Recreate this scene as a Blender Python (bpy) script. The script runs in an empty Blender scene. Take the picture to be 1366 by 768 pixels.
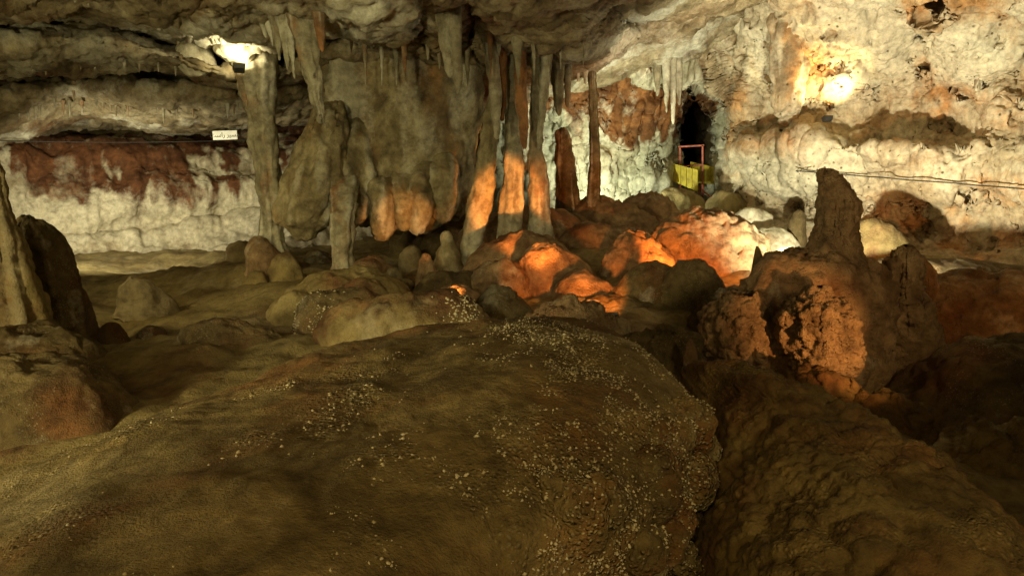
import bpy, math
import numpy as np

# ------------------------------------------------------------------ scene, camera, world, exposure
sc = bpy.context.scene
COL = sc.collection
PITCH = math.radians(10.0)
CAM = np.array([0.0, 0.0, 1.8])
FPX = 975.0                                   # focal length in photograph pixels (1366 wide)
cam_d = bpy.data.cameras.new('camera')
cam_d.sensor_width = 36.0
cam_d.lens = 36.0 * FPX / 1366.0
cam_d.clip_start = 0.05
cam_d.clip_end = 200.0
cam = bpy.data.objects.new('camera', cam_d)
COL.objects.link(cam)
cam.location = CAM
cam.rotation_euler = (math.radians(90) - PITCH, 0, 0)
sc.camera = cam

world = bpy.data.worlds.new('World')
sc.world = world
world.use_nodes = True
bg = world.node_tree.nodes['Background']
bg.inputs[0].default_value = (1.0, 0.72, 0.34, 1)     # bounce from the rest of the lamp-lit chamber behind the camera
bg.inputs[1].default_value = 0.035

sc.view_settings.view_transform = 'Standard'
sc.view_settings.look = 'None'
sc.view_settings.exposure = 0.0
sc.view_settings.gamma = 1.0
sc.render.engine = 'CYCLES'
sc.cycles.use_denoising = True
sc.cycles.max_bounces = 5
sc.cycles.diffuse_bounces = 4
sc.cycles.glossy_bounces = 2
sc.cycles.sample_clamp_indirect = 4.0
sc.cycles.use_light_tree = True

def at(px, py, Y):
    """world point seen at photograph pixel (px, py) at forward distance Y (used for surveying the cave)"""
    u = (px - 683.0) / FPX
    v = -(py - 384.0) / FPX
    dy = math.cos(PITCH) + v * math.sin(PITCH)
    dz = -math.sin(PITCH) + v * math.cos(PITCH)
    return np.array([CAM[0] + u * Y / dy, CAM[1] + Y, CAM[2] + dz * Y / dy])

def px2m(w, Y):
    return w * Y / FPX

# lamps: (position, target, watts, colour, cone degrees, blend, radius)
LAMPS = [
    # name, label, position, target, watts, colour, cone degrees, blend, radius
    ('left_wall', 'floodlight behind the dark stalagmites by the pale wall',
     at(62, 305, 9.4), at(230, 240, 13.6), 560, (1.0, 0.91, 0.62), 105, 0.9, 0.06),
    ('ceiling_ledge', 'small floodlight lying on the ceiling ledge above the leaning column',
     at(318, 84, 9.15), at(312, 50, 9.35), 26, (1.0, 0.85, 0.50), 165, 0.5, 0.03),
    ('right_shelf', 'floodlight on the rock shelf under the glowing flowstone',
     at(1103, 152, 11.65), at(1095, 70, 12.0), 120, (1.0, 0.80, 0.40), 120, 0.7, 0.03),
    ('right_wall', 'floodlight on the ground behind the big stalagmite boulder facing the wall',
     at(1085, 378, 7.6), at(1215, 110, 10.6), 1350, (1.0, 0.94, 0.66), 140, 0.7, 0.05),
    ('glare', 'floodlight between the red mound and the lit rubble below the gate',
     at(1052, 340, 10.5), at(1000, 318, 10.7), 140, (1.0, 0.93, 0.66), 160, 0.5, 0.05),
    ('back_wall', 'floodlight behind the orange mounds aimed at the brown drapery wall',
     at(815, 280, 12.5), at(845, 150, 14.4), 330, (0.95, 1.0, 0.72), 150, 0.7, 0.05),
    ('orange_columns', 'orange floodlight in the pit behind the brown rock with the orange crusted edge',
     np.array([0.67, 6.1, 0.50]), at(672, 266, 9.6), 1500, (1.0, 0.34, 0.075), 18.5, 0.4, 0.05),
    ('orange_pit', 'wide orange floodlight in the pit facing the smooth mounds',
     np.array([0.80, 5.95, 0.50]), at(720, 362, 9.6), 430, (1.0, 0.29, 0.055), 46, 0.3, 0.05),
    ('orange_drips', 'orange floodlight behind the flat boulder with the white crystal crust',
     np.array([-0.35, 6.45, 0.46]), at(538, 300, 9.6), 480, (1.0, 0.37, 0.09), 17, 0.35, 0.05),
    ('orange_mounds', 'orange floodlight hidden behind the wedged dark boulder',
     at(912, 352, 7.95), at(925, 318, 9.6), 220, (1.0, 0.28, 0.05), 112, 0.3, 0.05),
    ('orange_right', 'orange floodlight on the gully floor beyond the popcorn slope boulder',
     np.array([2.9, 3.0, 0.6]), at(1088, 438, 5.3), 430, (1.0, 0.47, 0.15), 27, 0.85, 0.03),
    ('orange_fill_edge', 'added dim orange fill light out of view, facing the long flat boulder',  # invented source beyond the right edge, brightens the flat boulder
     np.array([4.6, 4.3, 1.3]), at(1320, 400, 7.0), 70, (1.0, 0.45, 0.13), 60, 0.4, 0.05),
    ('fill_left', 'added fill light low on the left, aimed at the ledged ceiling',  # unseen fill, put in to brighten the ceiling ledges
     np.array([-4.3, 0.7, 1.25]), np.array([-1.8, 9.0, 2.7]), 900, (1.0, 0.85, 0.42), 150, 0.8, 0.3),
    ('fill_left_floor', 'added fill light out of view on the left, aimed at the clay floor',  # unseen fill, added because the left floor stayed dark
     np.array([-5.6, 6.3, 2.3]), np.array([-3.0, 9.0, 0.1]), 150, (1.0, 0.80, 0.36), 80, 0.8, 0.15),
    ('fill_centre', 'added fill light behind the viewpoint aimed at the flowstone curtain',  # no known lamp here; added to brighten the curtain
     np.array([-1.6, -0.6, 2.5]), at(585, 150, 10.0), 620, (1.0, 0.89, 0.48), 52, 0.6, 0.15),
    ('fill_behind', 'added fill light behind the viewpoint standing in for soft ambient light',  # fill in place of soft ambience on the foreground
     np.array([-0.6, -1.6, 3.0]), np.array([0.0, 4.0, 0.8]), 235, (1.0, 0.71, 0.27), 150, 0.8, 0.4),
    ('fill_slope', 'added fill light behind the viewpoint facing the popcorn slope boulder',  # extra fill for the slope boulder, no source known
     np.array([1.9, -1.0, 2.7]), np.array([0.35, 2.7, 0.8]), 190, (1.0, 0.76, 0.35), 52, 0.7, 0.25),
    ('gully', 'added fill light above the gully facing the lumpy side of the crowned boulder',  # added to give the crowned boulder some ambient light
     np.array([3.7, 2.2, 2.6]), at(1095, 360, 5.8), 190, (1.0, 0.68, 0.30), 40, 0.8, 0.15),
]

# ------------------------------------------------------------------ noise
rng = np.random.default_rng(7)
PERM = np.concatenate([rng.permutation(256)] * 3).astype(np.int32)
_g = rng.normal(size=(256, 3)); _g /= np.linalg.norm(_g, axis=1)[:, None]
GRAD = _g.astype(np.float32)
JIT = rng.random((256, 3)).astype(np.float32)

def pnoise(p):
    p = np.asarray(p, dtype=np.float32)
    i = np.floor(p).astype(np.int32)
    f = p - i
    i &= 255
    u = f * f * f * (f * (f * 6 - 15) + 10)
    out = 0
    for dx in (0, 1):
        wx = u[:, 0] if dx else 1 - u[:, 0]
        hx = PERM[i[:, 0] + dx]
        for dy in (0, 1):
            wy = u[:, 1] if dy else 1 - u[:, 1]
            hy = PERM[hx + i[:, 1] + dy]
            for dz in (0, 1):
                wz = u[:, 2] if dz else 1 - u[:, 2]
                g = GRAD[PERM[hy + i[:, 2] + dz]]
                d = g[:, 0] * (f[:, 0] - dx) + g[:, 1] * (f[:, 1] - dy) + g[:, 2] * (f[:, 2] - dz)
                out = out + wx * wy * wz * d
    return out * 1.6

def fbm(p, octaves=4, gain=0.5, ridge=False):
    out = 0; a = 1.0; q = np.array(p, dtype=np.float32); tot = 0
    for o in range(octaves):
        n = pnoise(q + 17.3 * o)
        if ridge:
            n = 1 - 2 * np.abs(n)
        out = out + a * n
        tot += a; a *= gain; q = q * 2.03
    return out / tot

def worley(p):
    """distance to the nearest cell point (searches 3x3x3)"""
    p = np.asarray(p, dtype=np.float32)
    i = np.floor(p).astype(np.int32); f = p - i; i &= 255
    best = np.full(len(p), 9.0, np.float32)
    for dx in (-1, 0, 1):
        hx = PERM[(i[:, 0] + dx) & 255]
        for dy in (-1, 0, 1):
            hy = PERM[hx + ((i[:, 1] + dy) & 255)]
            for dz in (-1, 0, 1):
                j = JIT[PERM[hy + ((i[:, 2] + dz) & 255)]]
                d = (j[:, 0] + dx - f[:, 0])**2 + (j[:, 1] + dy - f[:, 1])**2 + (j[:, 2] + dz - f[:, 2])**2
                np.minimum(best, d, out=best)
    return np.sqrt(best)

def sstep(a, b, x):
    t = np.clip((x - a) / (b - a), 0, 1)
    return t * t * (3 - 2 * t)

# ------------------------------------------------------------------ materials
def rock_mat(name, dark, mid, light, clay=(0.20, 0.065, 0.022), pale=(0.62, 0.57, 0.43), scale=1.3,
             bump=0.5, rough=0.85, streak=0.0, streak_col=(0.06, 0.05, 0.03), fine=26.0, speck=0.0, speck_col=(0.7, 0.64, 0.48),
             spec=0.25, dots=0.0, crust=0.0):
    m = bpy.data.materials.new(name); m.use_nodes = True
    nt = m.node_tree; N = nt.nodes; L = nt.links
    b = N['Principled BSDF']
    geo = N.new('ShaderNodeNewGeometry')
    def noise(sc_, det, ro, vec=None, dist=0.0):
        n = N.new('ShaderNodeTexNoise'); n.inputs['Scale'].default_value = sc_; n.inputs['Detail'].default_value = det
        n.inputs['Roughness'].default_value = ro; n.inputs['Distortion'].default_value = dist
        L.new(vec if vec is not None else geo.outputs['Position'], n.inputs['Vector'])
        return n.outputs['Fac']
    def ramp(fac, stops):
        r = N.new('ShaderNodeValToRGB'); e = r.color_ramp.elements
        while len(e) < len(stops): e.new(0.5)
        for k, (p, c) in enumerate(stops):
            e[k].position = p; e[k].color = (*c, 1) if len(c) == 3 else c
        L.new(fac, r.inputs['Fac']); return r.outputs['Color']
    def mix(fac, a, c, mode='MIX'):
        x = N.new('ShaderNodeMix'); x.data_type = 'RGBA'; x.blend_type = mode
        for s, v in (('A', a), ('B', c)):
            sock = [q for q in x.inputs if q.identifier == s + '_Color'][0]
            if isinstance(v, tuple): sock.default_value = (*v, 1)
            else: L.new(v, sock)
        fs = [q for q in x.inputs if q.identifier == 'Factor_Float'][0]
        if isinstance(fac, (int, float)): fs.default_value = fac
        else: L.new(fac, fs)
        return [q for q in x.outputs if q.identifier == 'Result_Color'][0]
    def math_(op, a, c=None):
        x = N.new('ShaderNodeMath'); x.operation = op
        for k, v in enumerate((a, c)):
            if v is None: continue
            if isinstance(v, (int, float)): x.inputs[k].default_value = v
            else: L.new(v, x.inputs[k])
        return x.outputs[0]
    def attr(nm):
        a = N.new('ShaderNodeAttribute'); a.attribute_name = nm; return a.outputs['Fac']
    n1 = noise(scale, 7, 0.62, dist=0.6)
    col = ramp(n1, [(0.30, dark), (0.48, mid), (0.68, light)])
    if streak > 0:
        mp = N.new('ShaderNodeMapping'); mp.inputs['Scale'].default_value = (1, 1, 0.09)
        L.new(geo.outputs['Position'], mp.inputs['Vector'])
        ns = noise(9.0, 5, 0.6, mp.outputs['Vector'])
        f = ramp(ns, [(0.44, (0, 0, 0)), (0.60, (1, 1, 1))])
        col = mix(math_('MULTIPLY', f, streak), col, streak_col)
    nj = noise(7.0, 6, 0.7)
    clay2 = tuple(min(1, c * 1.9) for c in clay)
    clayc = ramp(noise(2.4, 6, 0.7, dist=0.4), [(0.34, tuple(c * 0.55 for c in clay)), (0.5, clay), (0.70, clay2)])
    ma = math_('ADD', attr('ma'), math_('MULTIPLY', math_('SUBTRACT', nj, 0.5), 0.9))
    fa = ramp(ma, [(0.26, (0, 0, 0)), (0.80, (1, 1, 1))])
    col = mix(fa, col, clayc)
    mb = math_('ADD', attr('mb'), math_('MULTIPLY', math_('SUBTRACT', noise(11.0, 6, 0.7), 0.5), 0.9))
    fb = ramp(mb, [(0.30, (0, 0, 0)), (0.80, (1, 1, 1))])
    palec = ramp(noise(5.0, 6, 0.65), [(0.32, tuple(c * 0.72 for c in pale)), (0.62, pale)])
    col = mix(fb, col, palec)
    if speck > 0:      # pale crystal grains in the crust
        v = N.new('ShaderNodeTexVoronoi'); v.inputs['Scale'].default_value = 55.0
        L.new(geo.outputs['Position'], v.inputs['Vector'])
        d = ramp(v.outputs['Distance'], [(0.16, (1, 1, 1)), (0.34, (0, 0, 0))])
        gate = ramp(noise(3.0, 5, 0.7), [(0.47, (0, 0, 0)), (0.60, (1, 1, 1))])
        col = mix(math_('MULTIPLY', math_('MULTIPLY', d, gate), speck), col, speck_col)
    crust_h = None
    if crust > 0:      # fused cave-popcorn crust where the rock carries it
        v = N.new('ShaderNodeTexVoronoi'); v.inputs['Scale'].default_value = 62.0
        wv = N.new('ShaderNodeTexNoise'); wv.inputs['Scale'].default_value = 30.0
        L.new(geo.outputs['Position'], wv.inputs['Vector'])
        va = N.new('ShaderNodeVectorMath'); va.operation = 'MULTIPLY_ADD'; va.inputs[1].default_value = (0.012, 0.012, 0.012)
        L.new(wv.outputs['Color'], va.inputs[0]); L.new(geo.outputs['Position'], va.inputs[2])
        L.new(va.outputs[0], v.inputs['Vector'])
        mc = ramp(math_('ADD', attr('mc'), math_('MULTIPLY', math_('SUBTRACT', noise(8.0, 6, 0.75), 0.5), 1.3)), [(0.35, (0, 0, 0)), (0.75, (1, 1, 1))])
        dome = ramp(v.outputs['Distance'], [(0.05, (1, 1, 1)), (0.55, (0, 0, 0))])
        sep = N.new('ShaderNodeSeparateColor'); L.new(v.outputs['Color'], sep.inputs[0])
        bright = ramp(math_('MULTIPLY', dome, sep.outputs[0]), [(0.12, (0, 0, 0)), (0.55, (1, 1, 1))])
        col = mix(math_('MULTIPLY', math_('MULTIPLY', mc, bright), crust), col, speck_col)
        crust_h = math_('MULTIPLY', math_('MULTIPLY', dome, mc), 0.9)
    if dots > 0:       # small dark pits of the corroded wall
        v = N.new('ShaderNodeTexVoronoi'); v.inputs['Scale'].default_value = 9.0; v.inputs['Randomness'].default_value = 1.0
        L.new(geo.outputs['Position'], v.inputs['Vector'])
        d = ramp(v.outputs['Distance'], [(0.10, (1, 1, 1)), (0.24, (0, 0, 0))])
        gate = ramp(noise(1.6, 5, 0.7), [(0.50, (0, 0, 0)), (0.58, (1, 1, 1))])
        col = mix(math_('MULTIPLY', math_('MULTIPLY', d, gate), dots), col, (0.05, 0.035, 0.018))
    n2 = noise(fine * 0.45, 8, 0.72)
    col = mix(1.0, col, ramp(n2, [(0.30, (0.50, 0.47, 0.42)), (0.52, (0.95, 0.95, 0.93)), (0.72, (1.25, 1.22, 1.15))]), 'MULTIPLY')
    L.new(col, b.inputs['Base Color'])
    b.inputs['Specular IOR Level'].default_value = spec
    L.new(ramp(noise(6, 4, 0.6), [(0.3, (rough - 0.12,) * 3), (0.7, (min(1, rough + 0.1),) * 3)]), b.inputs['Roughness'])
    h = math_('ADD', math_('MULTIPLY', noise(fine, 8, 0.68), 0.7), math_('MULTIPLY', noise(fine * 4.0, 4, 0.6), 0.25))
    if crust_h is not None: h = math_('ADD', h, crust_h)
    bp = N.new('ShaderNodeBump'); bp.inputs['Strength'].default_value = bump; bp.inputs['Distance'].default_value = 0.05
    L.new(h, bp.inputs['Height']); L.new(bp.outputs['Normal'], b.inputs['Normal'])
    return m

def plain_mat(name, col, rough=0.6, metal=0.0, wear=None, scale=20.0, bump=0.1):
    m = bpy.data.materials.new(name); m.use_nodes = True
    nt = m.node_tree; N = nt.nodes; L = nt.links; b = N['Principled BSDF']
    tc = N.new('ShaderNodeTexCoord')
    n = N.new('ShaderNodeTexNoise'); n.inputs['Scale'].default_value = scale; n.inputs['Detail'].default_value = 6
    L.new(tc.outputs['Object'], n.inputs['Vector'])
    r = N.new('ShaderNodeValToRGB'); e = r.color_ramp.elements
    w = wear or tuple(c * 0.6 for c in col)
    e[0].position = 0.32; e[0].color = (*w, 1); e[1].position = 0.55; e[1].color = (*col, 1)
    L.new(n.outputs['Fac'], r.inputs['Fac']); L.new(r.outputs['Color'], b.inputs['Base Color'])
    b.inputs['Roughness'].default_value = rough; b.inputs['Metallic'].default_value = metal
    bp = N.new('ShaderNodeBump'); bp.inputs['Strength'].default_value = bump; bp.inputs['Distance'].default_value = 0.01
    L.new(n.outputs['Fac'], bp.inputs['Height']); L.new(bp.outputs['Normal'], b.inputs['Normal'])
    return m

M = {}
M['ceiling'] = rock_mat('ceiling_limestone', (0.085, 0.06, 0.03), (0.25, 0.20, 0.115), (0.46, 0.40, 0.27), clay=(0.13, 0.06, 0.024), pale=(0.60, 0.58, 0.47), scale=1.8, bump=0.6, streak=0.25)
M['left_wall'] = rock_mat('clay_stained_wall', (0.30, 0.25, 0.16), (0.52, 0.47, 0.34), (0.64, 0.60, 0.47), clay=(0.108, 0.044, 0.018), scale=1.5, bump=0.35, streak=0.45, streak_col=(0.22, 0.15, 0.08))
M['right_wall'] = rock_mat('corroded_pale_wall', (0.17, 0.12, 0.065), (0.42, 0.34, 0.22), (0.62, 0.56, 0.43), clay=(0.36, 0.19, 0.075), scale=0.9, bump=0.35, streak=0.35, streak_col=(0.16, 0.12, 0.07), dots=0.9)
M['back_wall'] = rock_mat('drapery_wall', (0.26, 0.24, 0.15), (0.44, 0.42, 0.30), (0.60, 0.58, 0.45), clay=(0.15, 0.065, 0.02), scale=1.6, bump=0.5, streak=0.2)
M['flow'] = rock_mat('flowstone', (0.07, 0.058, 0.03), (0.24, 0.195, 0.10), (0.44, 0.38, 0.23), clay=(0.20, 0.11, 0.04), pale=(0.52, 0.49, 0.37), scale=2.6, bump=0.6, streak=0.2, streak_col=(0.10, 0.065, 0.03), rough=0.7, spec=0.35)
M['drip'] = rock_mat('dripstone', (0.13, 0.11, 0.065), (0.29, 0.26, 0.17), (0.46, 0.43, 0.31), clay=(0.24, 0.11, 0.04), pale=(0.56, 0.54, 0.43), scale=3.4, bump=0.55, streak=0.3, streak_col=(0.11, 0.075, 0.035), rough=0.65, spec=0.35)
M['mound'] = rock_mat('red_mound', (0.12, 0.072, 0.034), (0.27, 0.175, 0.09), (0.42, 0.29, 0.16), clay=(0.17, 0.08, 0.034), scale=3.2, bump=1.0, fine=22.0, crust=0.5, speck_col=(0.48, 0.36, 0.21))
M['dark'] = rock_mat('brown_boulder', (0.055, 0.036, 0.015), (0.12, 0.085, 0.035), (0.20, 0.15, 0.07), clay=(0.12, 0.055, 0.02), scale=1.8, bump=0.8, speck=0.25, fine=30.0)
M['fore'] = rock_mat('popcorn_boulder', (0.075, 0.05, 0.018), (0.16, 0.115, 0.042), (0.30, 0.22, 0.09), clay=(0.19, 0.085, 0.025), pale=(0.36, 0.29, 0.15), scale=2.6, bump=0.8, speck=0.0, fine=30.0, speck_col=(0.42, 0.36, 0.21), crust=0.85)
M['slope'] = rock_mat('popcorn_slope', (0.05, 0.031, 0.010), (0.11, 0.074, 0.024), (0.19, 0.135, 0.048), clay=(0.11, 0.052, 0.017), scale=3.0, bump=0.5, fine=30.0, crust=0.45, speck_col=(0.30, 0.23, 0.10))
M['floor'] = rock_mat('cave_floor_clay', (0.13, 0.093, 0.036), (0.23, 0.175, 0.072), (0.33, 0.265, 0.125), clay=(0.12, 0.06, 0.025), pale=(0.36, 0.30, 0.18), scale=1.0, bump=0.7, fine=16.0)
M['crystal'] = rock_mat('crystal_nodules', (0.24, 0.19, 0.09), (0.42, 0.35, 0.20), (0.60, 0.53, 0.36), scale=14.0, bump=0.3, rough=0.7, fine=60.0)
M['red_steel'] = plain_mat('red_painted_steel', (0.42, 0.10, 0.055), 0.5, 0.0, (0.16, 0.05, 0.03))
M['yellow_board'] = plain_mat('yellow_painted_boards', (0.52, 0.42, 0.04), 0.6, 0.0, (0.30, 0.22, 0.03), 9.0)
M['sign_white'] = plain_mat('white_sign_board', (0.80, 0.80, 0.72), 0.5, 0.0, (0.62, 0.62, 0.54), 6.0)
M['sign_ink'] = plain_mat('dark_sign_lettering', (0.03, 0.035, 0.02), 0.6)
M['cable'] = plain_mat('black_cable', (0.02, 0.02, 0.018), 0.6)
M['housing'] = plain_mat('black_lamp_housing', (0.03, 0.03, 0.03), 0.5)

# ------------------------------------------------------------------ mesh helpers
def link(name, me, mat, parent=None, loc=None):
    me.materials.append(mat)
    o = bpy.data.objects.new(name, me); COL.objects.link(o)
    if loc is not None: o.location = loc
    if parent is not None:
        o.parent = parent
        pl = parent.matrix_basis.translation
        if loc is not None: o.location = (loc[0] - pl[0], loc[1] - pl[1], loc[2] - pl[2])
    return o

def tag(o, label=None, cat=None, group=None, kind=None):
    if label: o['label'] = label
    if cat: o['category'] = cat
    if group: o['group'] = group
    if kind: o['kind'] = kind
    return o

def quads_mesh(name, V, F, attrs=None, smooth=True):
    me = bpy.data.meshes.new(name)
    V = np.ascontiguousarray(V, dtype=np.float32); F = np.ascontiguousarray(F, dtype=np.int32)
    k = F.shape[1]
    me.vertices.add(len(V)); me.vertices.foreach_set('co', V.ravel())
    me.loops.add(F.size); me.loops.foreach_set('vertex_index', F.ravel())
    me.polygons.add(len(F)); me.polygons.foreach_set('loop_start', np.arange(0, F.size, k, dtype=np.int32))
    me.polygons.foreach_set('use_smooth', np.full(len(F), smooth, dtype=bool))
    for nm, a in (attrs or {}).items():
        at_ = me.attributes.new(nm, 'FLOAT', 'POINT'); at_.data.foreach_set('value', np.ascontiguousarray(a, dtype=np.float32).ravel())
    me.update(calc_edges=True)
    return me

def grid_faces(nv, nu, wrap):
    i = np.arange(nv - 1)[:, None]; j = np.arange(nu if wrap else nu - 1)[None, :]
    j2 = (j + 1) % nu
    return np.stack([i * nu + j, i * nu + j2, (i + 1) * nu + j2, (i + 1) * nu + j], -1).reshape(-1, 4)

def grid_normals(P, wrap):
    if wrap:
        du = np.roll(P, -1, 1) - np.roll(P, 1, 1)
    else:
        du = np.gradient(P, axis=1)
    dv = np.gradient(P, axis=0)
    n = np.cross(du, dv)
    ln = np.linalg.norm(n, axis=2, keepdims=True)
    n = n / np.maximum(ln, 1e-9)
    if wrap:
        for r, q in ((0, 1), (-1, -2)):
            mn = n[q].mean(0); n[r] = mn / max(np.linalg.norm(mn), 1e-9)
    return n

def displace(P, layers, wrap, flip=1.0, seed=0.0):
    """layers: (kind, frequency, amplitude, (sx, sy, sz) stretch)"""
    for ly in layers:
        kind, fr, am = ly[:3]
        st = np.array(ly[3] if len(ly) > 3 else (1, 1, 1), dtype=np.float32)
        N_ = grid_normals(P, wrap) * flip
        q = (P.reshape(-1, 3) * st * fr + seed * 3.71 + 40.0)
        if kind == 'fbm': h = fbm(q, 4)
        elif kind == 'fine': h = fbm(q, 3, 0.6)
        elif kind == 'ridge': h = fbm(q, 4, 0.5, True)
        elif kind == 'pop': h = 0.6 - np.minimum(worley(q), 1.0) ** 1.5 * 1.3
        elif kind == 'pit': h = -np.maximum(0, fbm(q, 3) - 0.12) * 3
        elif kind == 'terr':                     # bedding steps
            zz = q[:, 2] + 0.6 * fbm(q * np.array([0.35, 0.35, 0.2], np.float32), 3)
            fz = zz - np.floor(zz); h = np.where(fz < 0.8, fz / 0.8, (1 - fz) / 0.2) - 0.5
        h = h.reshape(P.shape[:2])
        if len(ly) > 4: h = h * ly[4](P)
        P = P + N_ * (h * am)[..., None]
    return P

def catmull(C, counts):
    """C: (n, m, k) control rows -> interpolate along axis 0"""
    n = len(C); out = []
    for i in range(n - 1):
        p0 = C[i - 1] if i > 0 else 2 * C[0] - C[1]
        p1, p2 = C[i], C[i + 1]
        p3 = C[i + 2] if i + 2 < n else 2 * C[-1] - C[-2]
        t = np.linspace(0, 1, counts[i], endpoint=False)[:, None, None]
        out.append(0.5 * ((2 * p1) + (-p0 + p2) * t + (2 * p0 - 5 * p1 + 4 * p2 - p3) * t**2 + (-p0 + 3 * p1 - 3 * p2 + p3) * t**3))
    out.append(C[-1][None])
    return np.concatenate(out, 0)

WALL = {}
def loft(name, mat, cols, layers, k=0.62, dents=(), masks=None, seed=0.0, extra_rows=None, flip=1.0, parent=None):
    """cols: list of (px, [(py, Y), ...]); every column the same number of rows.  Surveyed rock sheet."""
    nc = len(cols); nr = len(cols[0][1])
    C = np.zeros((nr, nc, 3))
    for c, (px, rows) in enumerate(cols):
        for r, (py, Y) in enumerate(rows): C[r, c] = (px, py, Y)
    rc = []
    for r in range(nr - 1):
        d = np.abs(C[r + 1, :, 1] - C[r, :, 1]).max()
        dd = np.abs(C[r + 1, :, 2] - C[r, :, 2]).max() * 45
        d = min(max(d, dd), 130)
        if C[r:r + 2, :, 1].max() < -10 or C[r:r + 2, :, 1].min() > 800: d *= 0.4
        rc.append(max(4, int(d * k)))
    cc = []
    for c in range(nc - 1):
        d = min(abs(C[0, c + 1, 0] - C[0, c, 0]), 160)
        if C[0, c + 1, 0] <= 0 or C[0, c, 0] >= 1366: d *= 0.4
        cc.append(max(4, int(d * k)))
    G = catmull(C, rc)
    G = catmull(G.transpose(1, 0, 2), cc).transpose(1, 0, 2)
    px, py, Y = G[..., 0], G[..., 1], G[..., 2].copy()
    for (dx, dy, rx, ry, am, pw) in dents:
        rr = (((px - dx) / rx) ** 2 + ((py - dy) / ry) ** 2)
        Y += am * np.exp(-rr ** pw)
    u = (px - 683.0) / FPX; v = -(py - 384.0) / FPX
    dy_ = math.cos(PITCH) + v * math.sin(PITCH); dz_ = -math.sin(PITCH) + v * math.cos(PITCH)
    P = np.stack([u * Y / dy_, Y, CAM[2] + dz_ * Y / dy_], -1)
    P = displace(P, layers, False, flip, seed)
    WALL['last'] = P
    at_ = masks(P, px, py) if masks else {}
    z0 = np.zeros(P.shape[:2])
    me = quads_mesh(name, P.reshape(-1, 3), grid_faces(P.shape[0], P.shape[1], False),
                    {'ma': at_.get('ma', z0), 'mb': at_.get('mb', z0), 'mc': at_.get('mc', z0 + 0.4)})
    return link(name, me, mat, parent)

def vnoise(P, fr, st=(1, 1, 1), seed=0.0, octv=4):
    s = P.shape[:2]
    return fbm(P.reshape(-1, 3) * np.array(st, np.float32) * fr + seed, octv).reshape(s)

def boulder(name, base, R, H, mat, az=None, n=2.4, down=0.35, layers=(), seed=0.0, res=(90, 60), lean=(0, 0), rot=0.0,
            parent=None, masks=None, ret=False, depth=1.0, drop=0.0, tilt=0.0):
    """rounded rock on its base point; az: optional [(degrees, radius factor)] plan outline"""
    nu, nv = res
    th = np.linspace(0, 2 * math.pi, nu, endpoint=False)[None, :]
    ph = np.linspace(-math.pi / 2, math.pi / 2, nv)[:, None]
    if az:
        a = np.array(sorted(az)); aa = np.concatenate([a[:, 0] - 360, a[:, 0], a[:, 0] + 360]); rr = np.tile(a[:, 1], 3)
        deg = np.degrees(th[0]) % 360
        rf = np.interp(deg, aa, rr)
        kern = np.hanning(9); kern /= kern.sum()
        rf = np.convolve(np.concatenate([rf[-8:], rf, rf[:8]]), kern, 'same')[8:-8][None, :]
    else:
        rf = 1.0 + 0.10 * np.sin(2 * th + seed) + 0.06 * np.sin(3 * th + 2.3 * seed)
    c = np.abs(np.cos(ph)) ** (2 / n); s = np.sign(np.sin(ph)) * np.abs(np.sin(ph)) ** (2 / n)
    zz = np.where(s > 0, s * H, s * down)
    t = np.clip(zz / H, 0, 1)
    x = R * rf * c * np.cos(th) + lean[0] * t; y = R * depth * rf * c * np.sin(th) + lean[1] * t
    zz = zz + 0 * th - drop * (x / max(R, 1e-6)) + tilt * y
    cr, sr = math.cos(rot), math.sin(rot)
    P = np.stack([x * cr - y * sr, x * sr + y * cr, zz], -1) + np.asarray(base)
    P = displace(P, layers, True, 1.0, seed)
    at_ = masks(P) if masks else {}
    z0 = np.zeros(P.shape[:2])
    V = P - np.asarray(base)
    me = quads_mesh(name, V.reshape(-1, 3), grid_faces(nv, nu, True), {'ma': at_.get('ma', z0), 'mb': at_.get('mb', z0), 'mc': at_.get('mc', z0 + 0.4)})
    o = link(name, me, mat, parent, base)
    return (o, P) if ret else o

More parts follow.
